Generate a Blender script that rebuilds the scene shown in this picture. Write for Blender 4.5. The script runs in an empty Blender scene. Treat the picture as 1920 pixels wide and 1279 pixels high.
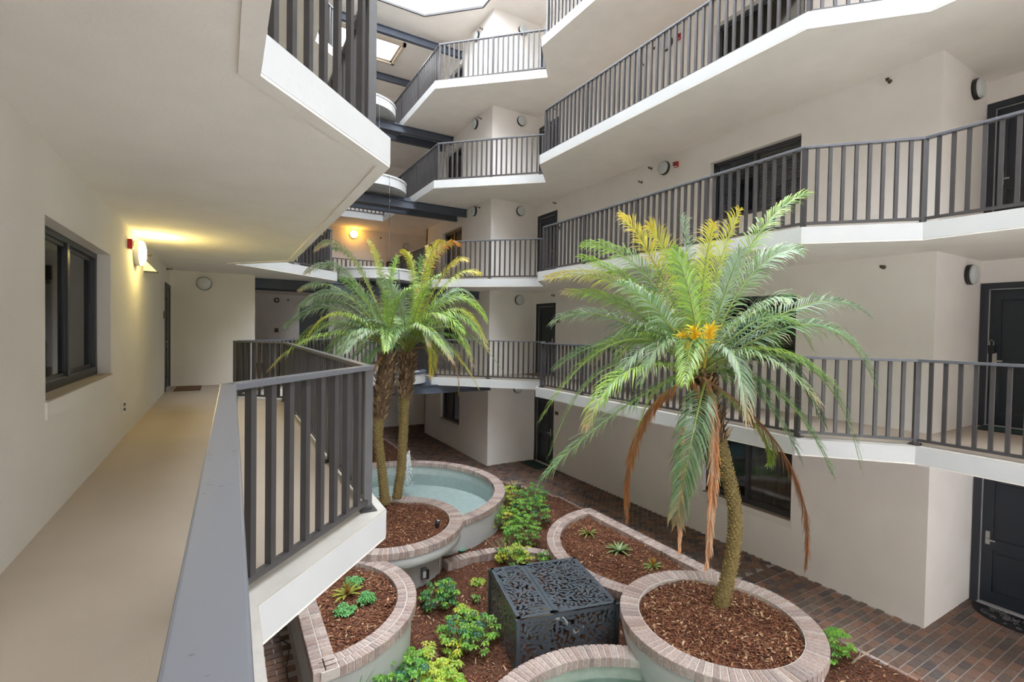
import bpy, math, random
import numpy as np
from mathutils import Vector, Matrix
random.seed(7); rng = np.random.default_rng(7)
scn = bpy.context.scene
COL = scn.collection
R = math.radians
S = 2.75            # storey height; our gallery floor is z = 0, x runs across the atrium, y along it
T = 0.2             # slab thickness
CX = 3.735          # centre line of the atrium
GZ = -S             # courtyard level
EYE = 1.3516

# ------------------------------------------------------------------ camera, world, exposure
F, PITCH, ROLL, YAW = 915.2, R(1.233), R(0.9493), R(30.5)
_r = Vector((math.cos(YAW), -math.sin(YAW), 0)); _f = Vector((math.sin(YAW), math.cos(YAW), 0)); _z = Vector((0, 0, 1))
fw = _f*math.cos(PITCH) - _z*math.sin(PITCH)
up0 = _f*math.sin(PITCH) + _z*math.cos(PITCH)
rt = _r*math.cos(ROLL) + up0*math.sin(ROLL)
up = -_r*math.sin(ROLL) + up0*math.cos(ROLL)
cd = bpy.data.cameras.new('camera'); cam = bpy.data.objects.new('camera', cd); COL.objects.link(cam)
cd.sensor_width = 36; cd.lens = F/1920*36; cd.clip_start = 0.02; cd.clip_end = 200
cam.matrix_world = Matrix(((rt.x, up.x, -fw.x, 0), (rt.y, up.y, -fw.y, 0), (rt.z, up.z, -fw.z, EYE), (0, 0, 0, 1)))
scn.camera = cam
w = bpy.data.worlds.new('overcast_sky'); scn.world = w; w.use_nodes = True
bg = w.node_tree.nodes['Background']; bg.inputs[0].default_value = (0.90, 0.95, 1.0, 1); bg.inputs[1].default_value = 3.2
scn.view_settings.view_transform = 'Standard'; scn.view_settings.look = 'None'; scn.view_settings.gamma = 1
scn.view_settings.use_curve_mapping = False
scn.view_settings.exposure = 1.62
scn.cycles.max_bounces = 12; scn.cycles.diffuse_bounces = 10; scn.cycles.glossy_bounces = 4
scn.cycles.transparent_max_bounces = 12; scn.cycles.use_denoising = True
scn.cycles.sample_clamp_indirect = 8; scn.cycles.caustics_reflective = False; scn.cycles.caustics_refractive = False


def at(px, py, dep):
    """point seen at a pixel at a forward distance"""
    d = rt*((px-960)/F) - up*((py-639.5)/F) + fw
    p = d*(dep/d.dot(_f)); return Vector((p.x, p.y, p.z+EYE))


def gp(px, py, z):
    d = rt*((px-960)/F) - up*((py-639.5)/F) + fw
    p = d*((z-EYE)/d.z); return Vector((p.x, p.y, z))


# ------------------------------------------------------------------ materials
def new_mat(name):
    m = bpy.data.materials.new(name); m.use_nodes = True
    nt = m.node_tree; return m, nt, nt.nodes['Principled BSDF']


def mat(name, col, rough=0.6, metal=0.0, noise=None, bump=None, spec=None):
    m, nt, b = new_mat(name)
    b.inputs['Base Color'].default_value = (*col, 1); b.inputs['Roughness'].default_value = rough
    b.inputs['Metallic'].default_value = metal
    if spec is not None: b.inputs['Specular IOR Level'].default_value = spec
    tc = nt.nodes.new('ShaderNodeTexCoord')
    if noise:
        sc, amt = noise
        n = nt.nodes.new('ShaderNodeTexNoise'); n.inputs['Scale'].default_value = sc; n.inputs['Detail'].default_value = 5
        nt.links.new(tc.outputs['Object'], n.inputs['Vector'])
        r = nt.nodes.new('ShaderNodeValToRGB')
        r.color_ramp.elements[0].position = .3; r.color_ramp.elements[1].position = .7
        r.color_ramp.elements[0].color = (*[c*(1-amt) for c in col], 1); r.color_ramp.elements[1].color = (*[min(1, c*(1+amt)) for c in col], 1)
        nt.links.new(n.outputs['Fac'], r.inputs[0]); nt.links.new(r.outputs[0], b.inputs['Base Color'])
    if bump:
        sc, st = bump
        n = nt.nodes.new('ShaderNodeTexNoise'); n.inputs['Scale'].default_value = sc; n.inputs['Detail'].default_value = 4
        nt.links.new(tc.outputs['Object'], n.inputs['Vector'])
        bp = nt.nodes.new('ShaderNodeBump'); bp.inputs['Strength'].default_value = st; bp.inputs['Distance'].default_value = .01
        nt.links.new(n.outputs['Fac'], bp.inputs['Height']); nt.links.new(bp.outputs[0], b.inputs['Normal'])
    return m


def brick_mat(name, cols, rough=.8, bump=.5):
    """colour picked per brick from the object's random number, with fine grain"""
    m, nt, b = new_mat(name)
    oi = nt.nodes.new('ShaderNodeObjectInfo'); r = nt.nodes.new('ShaderNodeValToRGB')
    cr = r.color_ramp; cr.interpolation = 'LINEAR'
    while len(cr.elements) < len(cols): cr.elements.new(.5)
    for i, c in enumerate(cols):
        cr.elements[i].position = i/(len(cols)-1); cr.elements[i].color = (*c, 1)
    nt.links.new(oi.outputs['Random'], r.inputs[0])
    grain(nt, b, r.outputs[0], bump); b.inputs['Roughness'].default_value = rough
    return m


def grain(nt, b, colout, bump, sc=38):
    tc = nt.nodes.new('ShaderNodeNewGeometry')
    n = nt.nodes.new('ShaderNodeTexNoise'); n.inputs['Scale'].default_value = sc; n.inputs['Detail'].default_value = 6
    nt.links.new(tc.outputs['Position'], n.inputs['Vector'])
    mr = nt.nodes.new('ShaderNodeMapRange'); mr.inputs[1].default_value = .25; mr.inputs[2].default_value = .75
    mr.inputs[3].default_value = .72; mr.inputs[4].default_value = 1.28
    nt.links.new(n.outputs['Fac'], mr.inputs[0])
    mx = nt.nodes.new('ShaderNodeVectorMath'); mx.operation = 'SCALE'
    nt.links.new(colout, mx.inputs[0]); nt.links.new(mr.outputs[0], mx.inputs['Scale'])
    nt.links.new(mx.outputs[0], b.inputs['Base Color'])
    bp = nt.nodes.new('ShaderNodeBump'); bp.inputs['Strength'].default_value = bump; bp.inputs['Distance'].default_value = .004
    nt.links.new(n.outputs['Fac'], bp.inputs['Height']); nt.links.new(bp.outputs[0], b.inputs['Normal'])


def attr_mat(name, rough=.6, translucent=0.0, bump=0.0, spec=.5):
    m, nt, b = new_mat(name)
    a = nt.nodes.new('ShaderNodeAttribute'); a.attribute_name = 'Col'
    b.inputs['Roughness'].default_value = rough; b.inputs['Specular IOR Level'].default_value = spec
    nt.links.new(a.outputs['Color'], b.inputs['Base Color'])
    if bump: grain(nt, b, a.outputs['Color'], bump)
    if translucent:
        tr = nt.nodes.new('ShaderNodeBsdfTranslucent'); nt.links.new(a.outputs['Color'], tr.inputs[0])
        mx = nt.nodes.new('ShaderNodeMixShader'); mx.inputs[0].default_value = translucent
        nt.links.new(b.outputs[0], mx.inputs[1]); nt.links.new(tr.outputs[0], mx.inputs[2])
        nt.links.new(mx.outputs[0], nt.nodes['Material Output'].inputs[0])
    return m


def glass_mat(name, tint, refl=.5, ior=1.45, ripple=0):
    """thin pane / clear water: fresnel mirror over a tinted see-through"""
    m, nt, b = new_mat(name); nt.nodes.remove(b)
    t = nt.nodes.new('ShaderNodeBsdfTransparent'); t.inputs[0].default_value = (*tint, 1)
    g = nt.nodes.new('ShaderNodeBsdfGlossy'); g.inputs['Roughness'].default_value = .03
    fr = nt.nodes.new('ShaderNodeFresnel'); fr.inputs[0].default_value = ior
    mx = nt.nodes.new('ShaderNodeMixShader')
    nt.links.new(fr.outputs[0], mx.inputs[0]); nt.links.new(t.outputs[0], mx.inputs[1]); nt.links.new(g.outputs[0], mx.inputs[2])
    nt.links.new(mx.outputs[0], nt.nodes['Material Output'].inputs[0])
    if ripple:
        ge = nt.nodes.new('ShaderNodeNewGeometry')
        n = nt.nodes.new('ShaderNodeTexNoise'); n.inputs['Scale'].default_value = 5; n.inputs['Detail'].default_value = 3; n.inputs['Distortion'].default_value = 1
        nt.links.new(ge.outputs['Position'], n.inputs['Vector'])
        bp = nt.nodes.new('ShaderNodeBump'); bp.inputs['Strength'].default_value = ripple; bp.inputs['Distance'].default_value = .05
        nt.links.new(n.outputs['Fac'], bp.inputs['Height'])
        nt.links.new(bp.outputs[0], g.inputs['Normal']); nt.links.new(bp.outputs[0], fr.inputs['Normal'])
    return m


def emit(name, col, st):
    m, nt, b = new_mat(name)
    b.inputs['Base Color'].default_value = (.9, .88, .8, 1)
    b.inputs['Emission Color'].default_value = (*col, 1); b.inputs['Emission Strength'].default_value = st
    return m


M = dict(
    stucco=mat('white_stucco', (.88, .85, .82), .9, noise=(1.5, .03), bump=(60, .25)),
    wallwarm=mat('cream_stucco', (.80, .775, .725), .9, noise=(1.2, .03), bump=(60, .3)),
    fascia=mat('white_fascia_paint', (.57, .575, .575), .75, noise=(3, .03), bump=(25, .2)),
    band=mat('worn_edge_band_paint', (.44, .415, .38), .8, noise=(5, .08), bump=(40, .3)),
    soffit=mat('painted_soffit', (.87, .84, .80), .92, noise=(2, .03), bump=(45, .35)),
    deck=mat('tan_deck_coating', (.42, .355, .29), .75, noise=(1.3, .04), bump=(90, .2)),
    rail=mat('charcoal_rail_paint', (.060, .056, .058), .34, noise=(6, .12)),
    beam=mat('slate_blue_beam_paint', (.085, .10, .135), .55, noise=(4, .1)),
    door=mat('dark_slate_door_paint', (.020, .027, .038), .38),
    dframe=mat('dark_door_frame_paint', (.032, .037, .052), .45),
    weather=mat('pale_weatherstrip', (.45, .46, .47), .6),
    alu=mat('bronze_window_frame', (.075, .078, .088), .4, metal=.4),
    dark=mat('dim_interior', (.02, .024, .028), .9),
    curtain=mat('grey_curtain', (.60, .64, .61), .9, bump=(20, .2)),
    blind=mat('pale_blind', (.82, .84, .81), .6),
    darkblind=mat('dark_louvre', (.09, .095, .10), .6),
    glass=glass_mat('window_glass', (.93, .95, .95), ior=1.5),
    dglass=glass_mat('screened_glass', (.50, .58, .66), ior=1.5),
    water=glass_mat('clear_water', (.90, .96, .95), ior=1.33, ripple=.25),
    fallw=glass_mat('falling_water', (.85, .92, .95), ior=1.6, ripple=.8),
    white=mat('white_plastic', (.78, .78, .76), .4),
    lampoff=mat('frosted_lamp_glass', (.62, .66, .67), .35),
    black=mat('black_plastic', (.02, .02, .022), .45),
    red=mat('red_alarm_plastic', (.50, .02, .03), .35),
    chrome=mat('satin_metal', (.5, .5, .48), .3, metal=1),
    bronze=mat('brown_sprinkler_metal', (.13, .10, .07), .5, metal=.5),
    mortar=mat('pale_mortar', (.62, .57, .53), .9, noise=(20, .1), bump=(80, .3)),
    gmortar=mat('grey_paving_mortar', (.42, .38, .35), .9, noise=(20, .12)),
    poolplaster=mat('aqua_pool_plaster', (.52, .585, .575), .7, noise=(9, .07)),
    poolplaster2=mat('green_pool_plaster', (.40, .47, .40), .7, noise=(9, .1)),
    soil=mat('mulch_bed', (.125, .052, .030), 1.0, noise=(55, .55), bump=(120, 1)),
    boxmetal=mat('powder_coated_steel', (.085, .102, .122), .30, noise=(5, .1)),
    tank=mat('tan_filter_tank', (.42, .36, .22), .4), motor=mat('grey_motor', (.16, .16, .17), .45),
    mat_black=mat('black_rubber_mat', (.018, .018, .022), .7), mat_grey=mat('grey_scroll_print', (.20, .21, .23), .8),
    mat_green=mat('dark_green_mat', (.02, .06, .055), .95, bump=(200, .6)), mat_brown=mat('brown_coir_mat', (.17, .10, .05), 1, bump=(200, .8)),
    leaf=attr_mat('leaf_colours', .36, .28, spec=.7), petiole=attr_mat('stem_colours', .6, 0),
    bark=attr_mat('bark_colours', .85, 0, .5), chips=attr_mat('mulch_chip_colours', .95, 0, 0, .2),
    paverstuff=attr_mat('paver_colours', .7, 0, .35),
    rim=brick_mat('rim_brick', [(.33, .235, .205), (.45, .35, .31), (.38, .29, .265), (.50, .41, .37), (.29, .225, .215), (.42, .31, .26)]),
    paver=brick_mat('paver_brick', [(.15, .095, .072), (.22, .135, .10), (.13, .105, .092), (.26, .14, .095), (.19, .145, .115), (.085, .075, .078), (.17, .115, .09)], .6, .35),
    yellow=emit('lit_lamp_glass', (1, .80, .30), 5.0), orange=emit('lit_orange_lamp', (1, .50, .06), 10.0),
)

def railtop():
    m, nt, b = new_mat('rail_paint_sky_sheen_water_spots'); b.inputs['Roughness'].default_value = .30
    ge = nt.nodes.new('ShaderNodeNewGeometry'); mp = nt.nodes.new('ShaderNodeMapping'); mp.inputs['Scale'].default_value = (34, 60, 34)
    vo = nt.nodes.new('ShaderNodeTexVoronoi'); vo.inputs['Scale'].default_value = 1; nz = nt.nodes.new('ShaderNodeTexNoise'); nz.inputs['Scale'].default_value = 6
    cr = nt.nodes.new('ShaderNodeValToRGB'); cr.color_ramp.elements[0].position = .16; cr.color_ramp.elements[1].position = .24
    cr.color_ramp.elements[0].color = (.05, .047, .055, 1); cr.color_ramp.elements[1].color = (.128, .131, .148, 1)  # dark water spots; lighter bluish tone paints the sky's reflection into the colour
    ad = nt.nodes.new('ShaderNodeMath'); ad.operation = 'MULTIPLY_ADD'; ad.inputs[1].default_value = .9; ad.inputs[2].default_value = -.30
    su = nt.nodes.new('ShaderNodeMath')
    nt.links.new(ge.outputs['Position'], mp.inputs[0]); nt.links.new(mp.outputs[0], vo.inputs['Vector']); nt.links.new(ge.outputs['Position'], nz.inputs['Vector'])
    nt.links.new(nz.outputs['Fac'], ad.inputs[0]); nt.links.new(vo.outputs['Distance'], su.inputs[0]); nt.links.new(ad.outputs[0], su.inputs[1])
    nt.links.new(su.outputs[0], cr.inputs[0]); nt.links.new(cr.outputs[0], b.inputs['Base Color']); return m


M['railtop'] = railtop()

# ------------------------------------------------------------------ mesh helpers
WPOS = {}


def tag(o, label=None, cat=None, group=None, kind=None):
    if label: o['label'] = label
    if cat: o['category'] = cat
    if group: o['group'] = group
    if kind: o['kind'] = kind
    return o


def attach(o, parent):
    if parent is not None:
        o.parent = parent; o.matrix_parent_inverse = Matrix.Translation(-WPOS.get(parent, Vector((0, 0, 0))))


def thing(name, loc, label, cat, group=None):
    o = bpy.data.objects.new(name, None); COL.objects.link(o); o.location = loc; o.empty_display_size = .1
    WPOS[o] = Vector(loc); return tag(o, label, cat, group)


def inst(name, mesh, parent, loc, rot=(0, 0, 0), scale=None):
    o = bpy.data.objects.new(name, mesh); COL.objects.link(o); attach(o, parent)
    o.location = loc; o.rotation_euler = rot
    if scale: o.scale = scale
    WPOS[o] = Vector(loc)
    return o


class MB:
    def __init__(s): s.v = []; s.f = []; s.mi = []; s.c = []; s.col = (1, 1, 1); s.m = 0
    def add(s, vs, fs, col=None):
        n = len(s.v); s.v += [tuple(v) for v in vs]; s.c += [col or s.col]*len(vs)
        s.f += [tuple(i+n for i in f) for f in fs]; s.mi += [s.m]*len(fs); return s
    def box(s, x0, x1, y0, y1, z0, z1):
        x0, x1 = sorted((x0, x1)); y0, y1 = sorted((y0, y1)); z0, z1 = sorted((z0, z1))
        return s.add([(x0, y0, z0), (x1, y0, z0), (x1, y1, z0), (x0, y1, z0), (x0, y0, z1), (x1, y0, z1), (x1, y1, z1), (x0, y1, z1)],
                     [(0, 3, 2, 1), (4, 5, 6, 7), (0, 1, 5, 4), (1, 2, 6, 5), (2, 3, 7, 6), (3, 0, 4, 7)])
    def wbox(s, pl, s0, s1, d0, d1, z0, z1):
        """box on a wall plane pl = (axis, position, outward sign); d measured outward from the wall face"""
        ax, P, n = pl
        if ax == 'x': return s.box(P+n*d0, P+n*d1, s0, s1, z0, z1)
        return s.box(s0, s1, P+n*d0, P+n*d1, z0, z1)
    def bar(s, a, b, w, h, ext=0):
        """straight bar of rectangular section between two points (z = its middle)"""
        a = Vector(a); b = Vector(b); d = (b-a).normalized(); a = a-d*ext; b = b+d*ext
        sd = d.cross(_z)
        if sd.length < 1e-4: sd = Vector((1, 0, 0))
        sd.normalize(); u = sd.cross(d)
        vs = [p+sd*(i*w/2)+u*(j*h/2) for p in (a, b) for i, j in ((-1, -1), (1, -1), (1, 1), (-1, 1))]
        return s.add(vs, [(0, 1, 2, 3), (7, 6, 5, 4), (0, 4, 5, 1), (1, 5, 6, 2), (2, 6, 7, 3), (3, 7, 4, 0)])
    def tube(s, pts, rad, n=6, cap=True, cols=None):
        pts = [Vector(p) for p in pts]; m = len(pts)
        if not hasattr(rad, '__len__'): rad = [rad]*m
        vs = []; cl = []; ref = Vector((.31, .17, .93)).normalized()
        for i, p in enumerate(pts):
            t = (pts[min(i+1, m-1)]-pts[max(i-1, 0)]).normalized()
            a = t.cross(ref)
            if a.length < .05: a = t.cross(Vector((1, 0, 0)))
            a.normalize(); b = t.cross(a)
            for k in range(n):
                an = 2*math.pi*k/n; vs.append(p+(a*math.cos(an)+b*math.sin(an))*rad[i])
            cl += [cols[i] if cols else s.col]*n
        fs = [(i*n+k, i*n+(k+1) % n, (i+1)*n+(k+1) % n, (i+1)*n+k) for i in range(m-1) for k in range(n)]
        if cap: fs += [tuple(range(n))[::-1], tuple(range((m-1)*n, m*n))]
        n0 = len(s.v); s.v += [tuple(v) for v in vs]; s.c += cl
        s.f += [tuple(i+n0 for i in f) for f in fs]; s.mi += [s.m]*len(fs); return s
    def lathe(s, c, prof, n=24, axis=(0, 0, 1), a0=0, a1=360):
        """profile [(radius, height along axis)]"""
        ax = Vector(axis).normalized(); c = Vector(c)
        u = ax.orthogonal().normalized() if abs(ax.z) < .99 else Vector((1, 0, 0)); v = ax.cross(u)
        full = abs(a1-a0) >= 359.9; k = n if full else n+1
        vs = [c+ax*h+(u*math.cos(a)+v*math.sin(a))*r for r, h in prof for a in [R(a0+(a1-a0)*i/n) for i in range(k)]]
        fs = [(j*k+i, j*k+(i+1) % k, (j+1)*k+(i+1) % k, (j+1)*k+i) for j in range(len(prof)-1) for i in range(n)]
        return s.add(vs, fs)
    def prism(s, poly, z0, z1, top=None, side=None, bot=None):
        """extruded outline, material slots for top / side / underside"""
        n = len(poly); a = sum(poly[i][0]*poly[(i+1) % n][1]-poly[(i+1) % n][0]*poly[i][1] for i in range(n))
        if a < 0: poly = poly[::-1]
        vs = [(x, y, z0) for x, y in poly]+[(x, y, z1) for x, y in poly]
        m0 = s.m; s.m = m0 if top is None else top; n0 = len(s.v); s.add(vs, [tuple(range(n, 2*n))])
        s.m = m0 if bot is None else bot; s.f.append(tuple(n0+i for i in range(n))[::-1]); s.mi.append(s.m)
        s.m = m0 if side is None else side
        for i in range(n): s.f.append((n0+i, n0+(i+1) % n, n0+n+(i+1) % n, n0+n+i)); s.mi.append(s.m)
        s.m = m0; return s
    def mesh(s, name, mats, smooth=False, colour=False):
        me = bpy.data.meshes.new(name); me.from_pydata(s.v, [], s.f)
        for m in (mats if isinstance(mats, (list, tuple)) else [mats]): me.materials.append(m)
        if any(s.mi): me.polygons.foreach_set('material_index', s.mi)
        if colour:
            a = me.color_attributes.new('Col', 'FLOAT_COLOR', 'POINT')
            arr = np.ones((len(s.v), 4), dtype=np.float32); arr[:, :3] = np.array(s.c, dtype=np.float32); a.data.foreach_set('color', arr.ravel())
        if smooth: me.polygons.foreach_set('use_smooth', [True]*len(me.polygons))
        me.update(); return me
    def build(s, name, mats, parent=None, smooth=False, colour=False, bevel=0):
        o = bpy.data.objects.new(name, s.mesh(name, mats, smooth, colour)); COL.objects.link(o); attach(o, parent)
        if bevel:
            b = o.modifiers.new('bevel', 'BEVEL'); b.width = bevel; b.segments = 2; b.limit_method = 'ANGLE'
        return o


def struct(o, label): return tag(o, label, None, None, 'structure')


LV = {-1: 'ground floor', 0: 'our own floor', 1: 'first floor above ours', 2: 'second floor above ours', 3: 'top floor'}

def offset_path(pts, off):
    out = []
    for i, p in enumerate(pts):
        p = Vector(p); ds = []
        if i > 0: ds.append((p-Vector(pts[i-1])).normalized())
        if i < len(pts)-1: ds.append((Vector(pts[i+1])-p).normalized())
        ns = [Vector((-d.y, d.x)) for d in ds]; n = sum(ns, Vector((0, 0))); n.normalize()
        out.append(p+n*off/max(.35, n.dot(ns[0])))
    return out



# ------------------------------------------------------------------ slabs (one U-shaped gallery floor per level)
EDGE = [(3.59, -6.5), (3.59, 2.62), (2.69, 3.58), (2.66, 9.72), (3.57, 10.78), (1.28, 12.95), (1.28, 18.05)]   # (distance from centre line, y)
edgeR = [(CX+a, y) for a, y in EDGE]; edgeL = [(CX-a, y) for a, y in EDGE]
for k in range(0, 4):
    poly = edgeL+edgeR[::-1]+[(CX+6.7, -6.5), (CX+6.7, 20.3), (CX-6.7, 20.3), (CX-6.7, -6.5)]
    mb = MB(); mb.prism(poly, k*S-T, k*S, 0, 1, 2)
    # narrow painted drip edge standing below the soffit along the open side
    mb.m = 2
    for path, sg in ((edgeR, -1), (edgeL, 1)):
        inn = offset_path(path, sg*.095); out = offset_path(path, sg*.003)
        for i in range(len(path)-1): mb.prism([tuple(out[i]), tuple(out[i+1]), tuple(inn[i+1]), tuple(inn[i])], k*S-T-.016, k*S-T+.001)
    mb.m = 3
    for path, sg in ((edgeR, -1), (edgeL, 1)):
        inn = offset_path(path, sg*.17); o1 = offset_path(path, sg*.004)
        for i in range(len(path)-1): mb.prism([tuple(o1[i]), tuple(o1[i+1]), tuple(inn[i+1]), tuple(inn[i])], k*S-.01, k*S+.004)
    o = mb.build('floor', [M['deck'], M['fascia'], M['soffit'], M['band']])
    struct(o, 'white edged gallery slab with tan deck, ' + LV[k])

# roof with its zigzag opening and a framed skylight behind
ro = [(CX-2.80, -6.5), (CX-2.80, 13.1), (CX-1.47, 14.4), (CX+1.47, 14.4), (CX+2.80, 13.1), (CX+2.80, -6.5)]
mb = MB(); mb.prism(ro+[(CX+6.9, -6.5), (CX+6.9, 16.2), (CX-6.9, 16.2), (CX-6.9, -6.5)], 4*S-.1, 4*S+.35)
mb.box(CX-6.9, CX-1.35, 16.2, 17.5, 4*S-.1, 4*S+.35); mb.box(CX+1.4, CX+6.9, 16.2, 17.5, 4*S-.1, 4*S+.35)
mb.box(CX-6.9, CX+6.9, 17.5, 20.5, 4*S-.1, 4*S+.35)
struct(mb.build('ceiling', M['soffit']), 'pale roof soffit around the zigzag opening to the sky')
mb = MB()
for a, b in zip(ro[:-1], ro[1:]): mb.bar((*a, 4*S-.12), (*b, 4*S-.12), .05, .06)
struct(mb.build('trim_1', M['rail']), 'thin dark drip edge of the roof opening')
mb = MB(); sx0, sx1, sy0, sy1 = CX-1.35, CX+1.4, 16.2, 17.5
for g, z0, z1 in ((.0, 4*S-.14, 4*S-.02), (.07, 4*S-.2, 4*S-.1)):
    w_ = .1
    mb.box(sx0-g, sx1+g, sy0-g, sy0-g+w_, z0, z1); mb.box(sx0-g, sx1+g, sy1+g-w_, sy1+g, z0, z1)
    mb.box(sx0-g, sx0-g+w_, sy0-g, sy1+g, z0, z1); mb.box(sx1+g-w_, sx1+g, sy0-g, sy1+g, z0, z1)
struct(mb.build('trim_2', mat('beige_skylight_frame', (.62, .54, .44), .7)), 'beige moulded frame of the skylight')


# ------------------------------------------------------------------ walls
def wall(name, pl, s0, s1, z0, z1, holes, label, m='stucco', thick=.25):
    ss = sorted({s0, s1, *[h[i] for h in holes for i in (0, 1)]}); zz = sorted({z0, z1, *[h[i] for h in holes for i in (2, 3)]})
    mb = MB()
    for a, b in zip(ss[:-1], ss[1:]):
        run = None
        for c, d in zip(zz[:-1], zz[1:]):
            if any(h[0] <= a and h[1] >= b and h[2] <= c and h[3] >= d for h in holes):
                if run: mb.wbox(pl, a, b, -thick, 0, *run); run = None
            else: run = (run[0], d) if run else (c, d)
        if run: mb.wbox(pl, a, b, -thick, 0, *run)
    return struct(mb.build(name, M[m]), label)


XR, XL = CX+4.765, CX-4.765
ZR0, ZR1 = GZ-.1, 4*S
PR, PL_ = ('x', XR, -1), ('x', XL, 1)
WY0, WY1 = 4.78, 6.60
NWIN = [0]; NDOOR = [0]


def window(pl, s0, s1, z0, z1, label, style='dark', flip=False, sill=True, recess=.13, dk=False):
    NWIN[0] += 1
    c = (pl[1], (s0+s1)/2, z0) if pl[0] == 'x' else ((s0+s1)/2, pl[1], z0)
    t = thing('window_%d' % NWIN[0], c, label, None); t['kind'] = 'structure'
    d0, d1 = -recess-.06, -recess+.02; fw_ = .055
    mb = MB(); mb.wbox(pl, s0, s1, d0, d1, z1-fw_, z1); mb.wbox(pl, s0, s1, d0, d1, z0, z0+fw_*1.6)
    mb.wbox(pl, s0, s0+fw_, d0, d1, z0, z1); mb.wbox(pl, s1-fw_, s1, d0, d1, z0, z1)
    mb.build('frame', M['alu'], t, bevel=.004)
    mid = (s0+s1)/2
    mb = MB(); mb.wbox(pl, mid-.035, mid+.035, d0, d1+.005, z0+.08, z1-.05); mb.build('mullion', M['alu'], t)
    for i, (a, b) in enumerate(((s0+fw_, mid-.03), (mid+.03, s1-fw_))):
        e = -.02*i
        mb = MB(); q = .032
        mb.wbox(pl, a, b, d0+.03+e, d1-.015+e, z1-fw_-q, z1-fw_); mb.wbox(pl, a, b, d0+.03+e, d1-.015+e, z0+.085, z0+.085+q)
        mb.wbox(pl, a, a+q, d0+.03+e, d1-.015+e, z0+.085, z1-fw_); mb.wbox(pl, b-q, b, d0+.03+e, d1-.015+e, z0+.085, z1-fw_)
        sa = mb.build('sash', M['alu'], t)
        mb = MB(); mb.wbox(pl, a+q, b-q, -recess-.012+e, -recess-.008+e, z0+.085+q, z1-fw_-q)
        scr = (i == 0) != flip
        mb.build('pane', M['dglass'] if scr else M['glass'], sa)
    # what hangs behind the glass
    if style == 'vertical':
        n = int((s1-s0)/.09)
        me = MB(); h = z1-z0-.1; me.add([(-.04, 0, -h/2), (0, .008, -h/2), (.04, 0, -h/2), (-.04, 0, h/2), (0, .008, h/2), (.04, 0, h/2)], [(0, 1, 4, 3), (1, 2, 5, 4)])
        ms = me.mesh('slat', M['blind']); msd = me.mesh('slat', M['darkblind'])
        for j in range(n):
            ss = s0+.06+(j+.5)*(s1-s0-.12)/n
            dd = pl[1]-pl[2]*(recess+.075)
            loc = (dd, ss, (z0+z1)/2) if pl[0] == 'x' else (ss, dd, (z0+z1)/2)
            inst('slat', ms if not dk else msd, t, loc, (0, 0, (R(90) if pl[0] == 'x' else 0)-R(9)*pl[2]))
    elif style == 'louvre':
        mb = MB(); z = z0+.1
        while z < z1-.06:
            mb.wbox(pl, s0+.05, s1-.05, -recess-.16, -recess-.12, z, z+.022); z += .055
        o = mb.build('blind', M['darkblind'], t); o['kind'] = 'stuff'
    mb = MB(); e = .9
    q = .17 if style == 'vertical' and not dk else .45; mb.wbox(pl, s0-e, s1+e, -recess-q-.03, -recess-q, z0-.6, z1+.5)
    mb.build('curtain', M['curtain'] if style == 'vertical' and not dk else M['dark'], t)  # grey curtain behind pale blinds, else a dark sheet painted as the unlit room
    if sill:
        mb = MB(); mb.wbox(pl, s0+.002, s1-.002, -recess-.02, .016, z0+.0, z0+.012); mb.build('sill', M['deck'], t)
        mb = MB(); mb.wbox(pl, s0-.02, s1+.02, .001, .014, z0-.12, z0-.001); mb.build('apron', M['wallwarm'], t)
    return t


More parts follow.
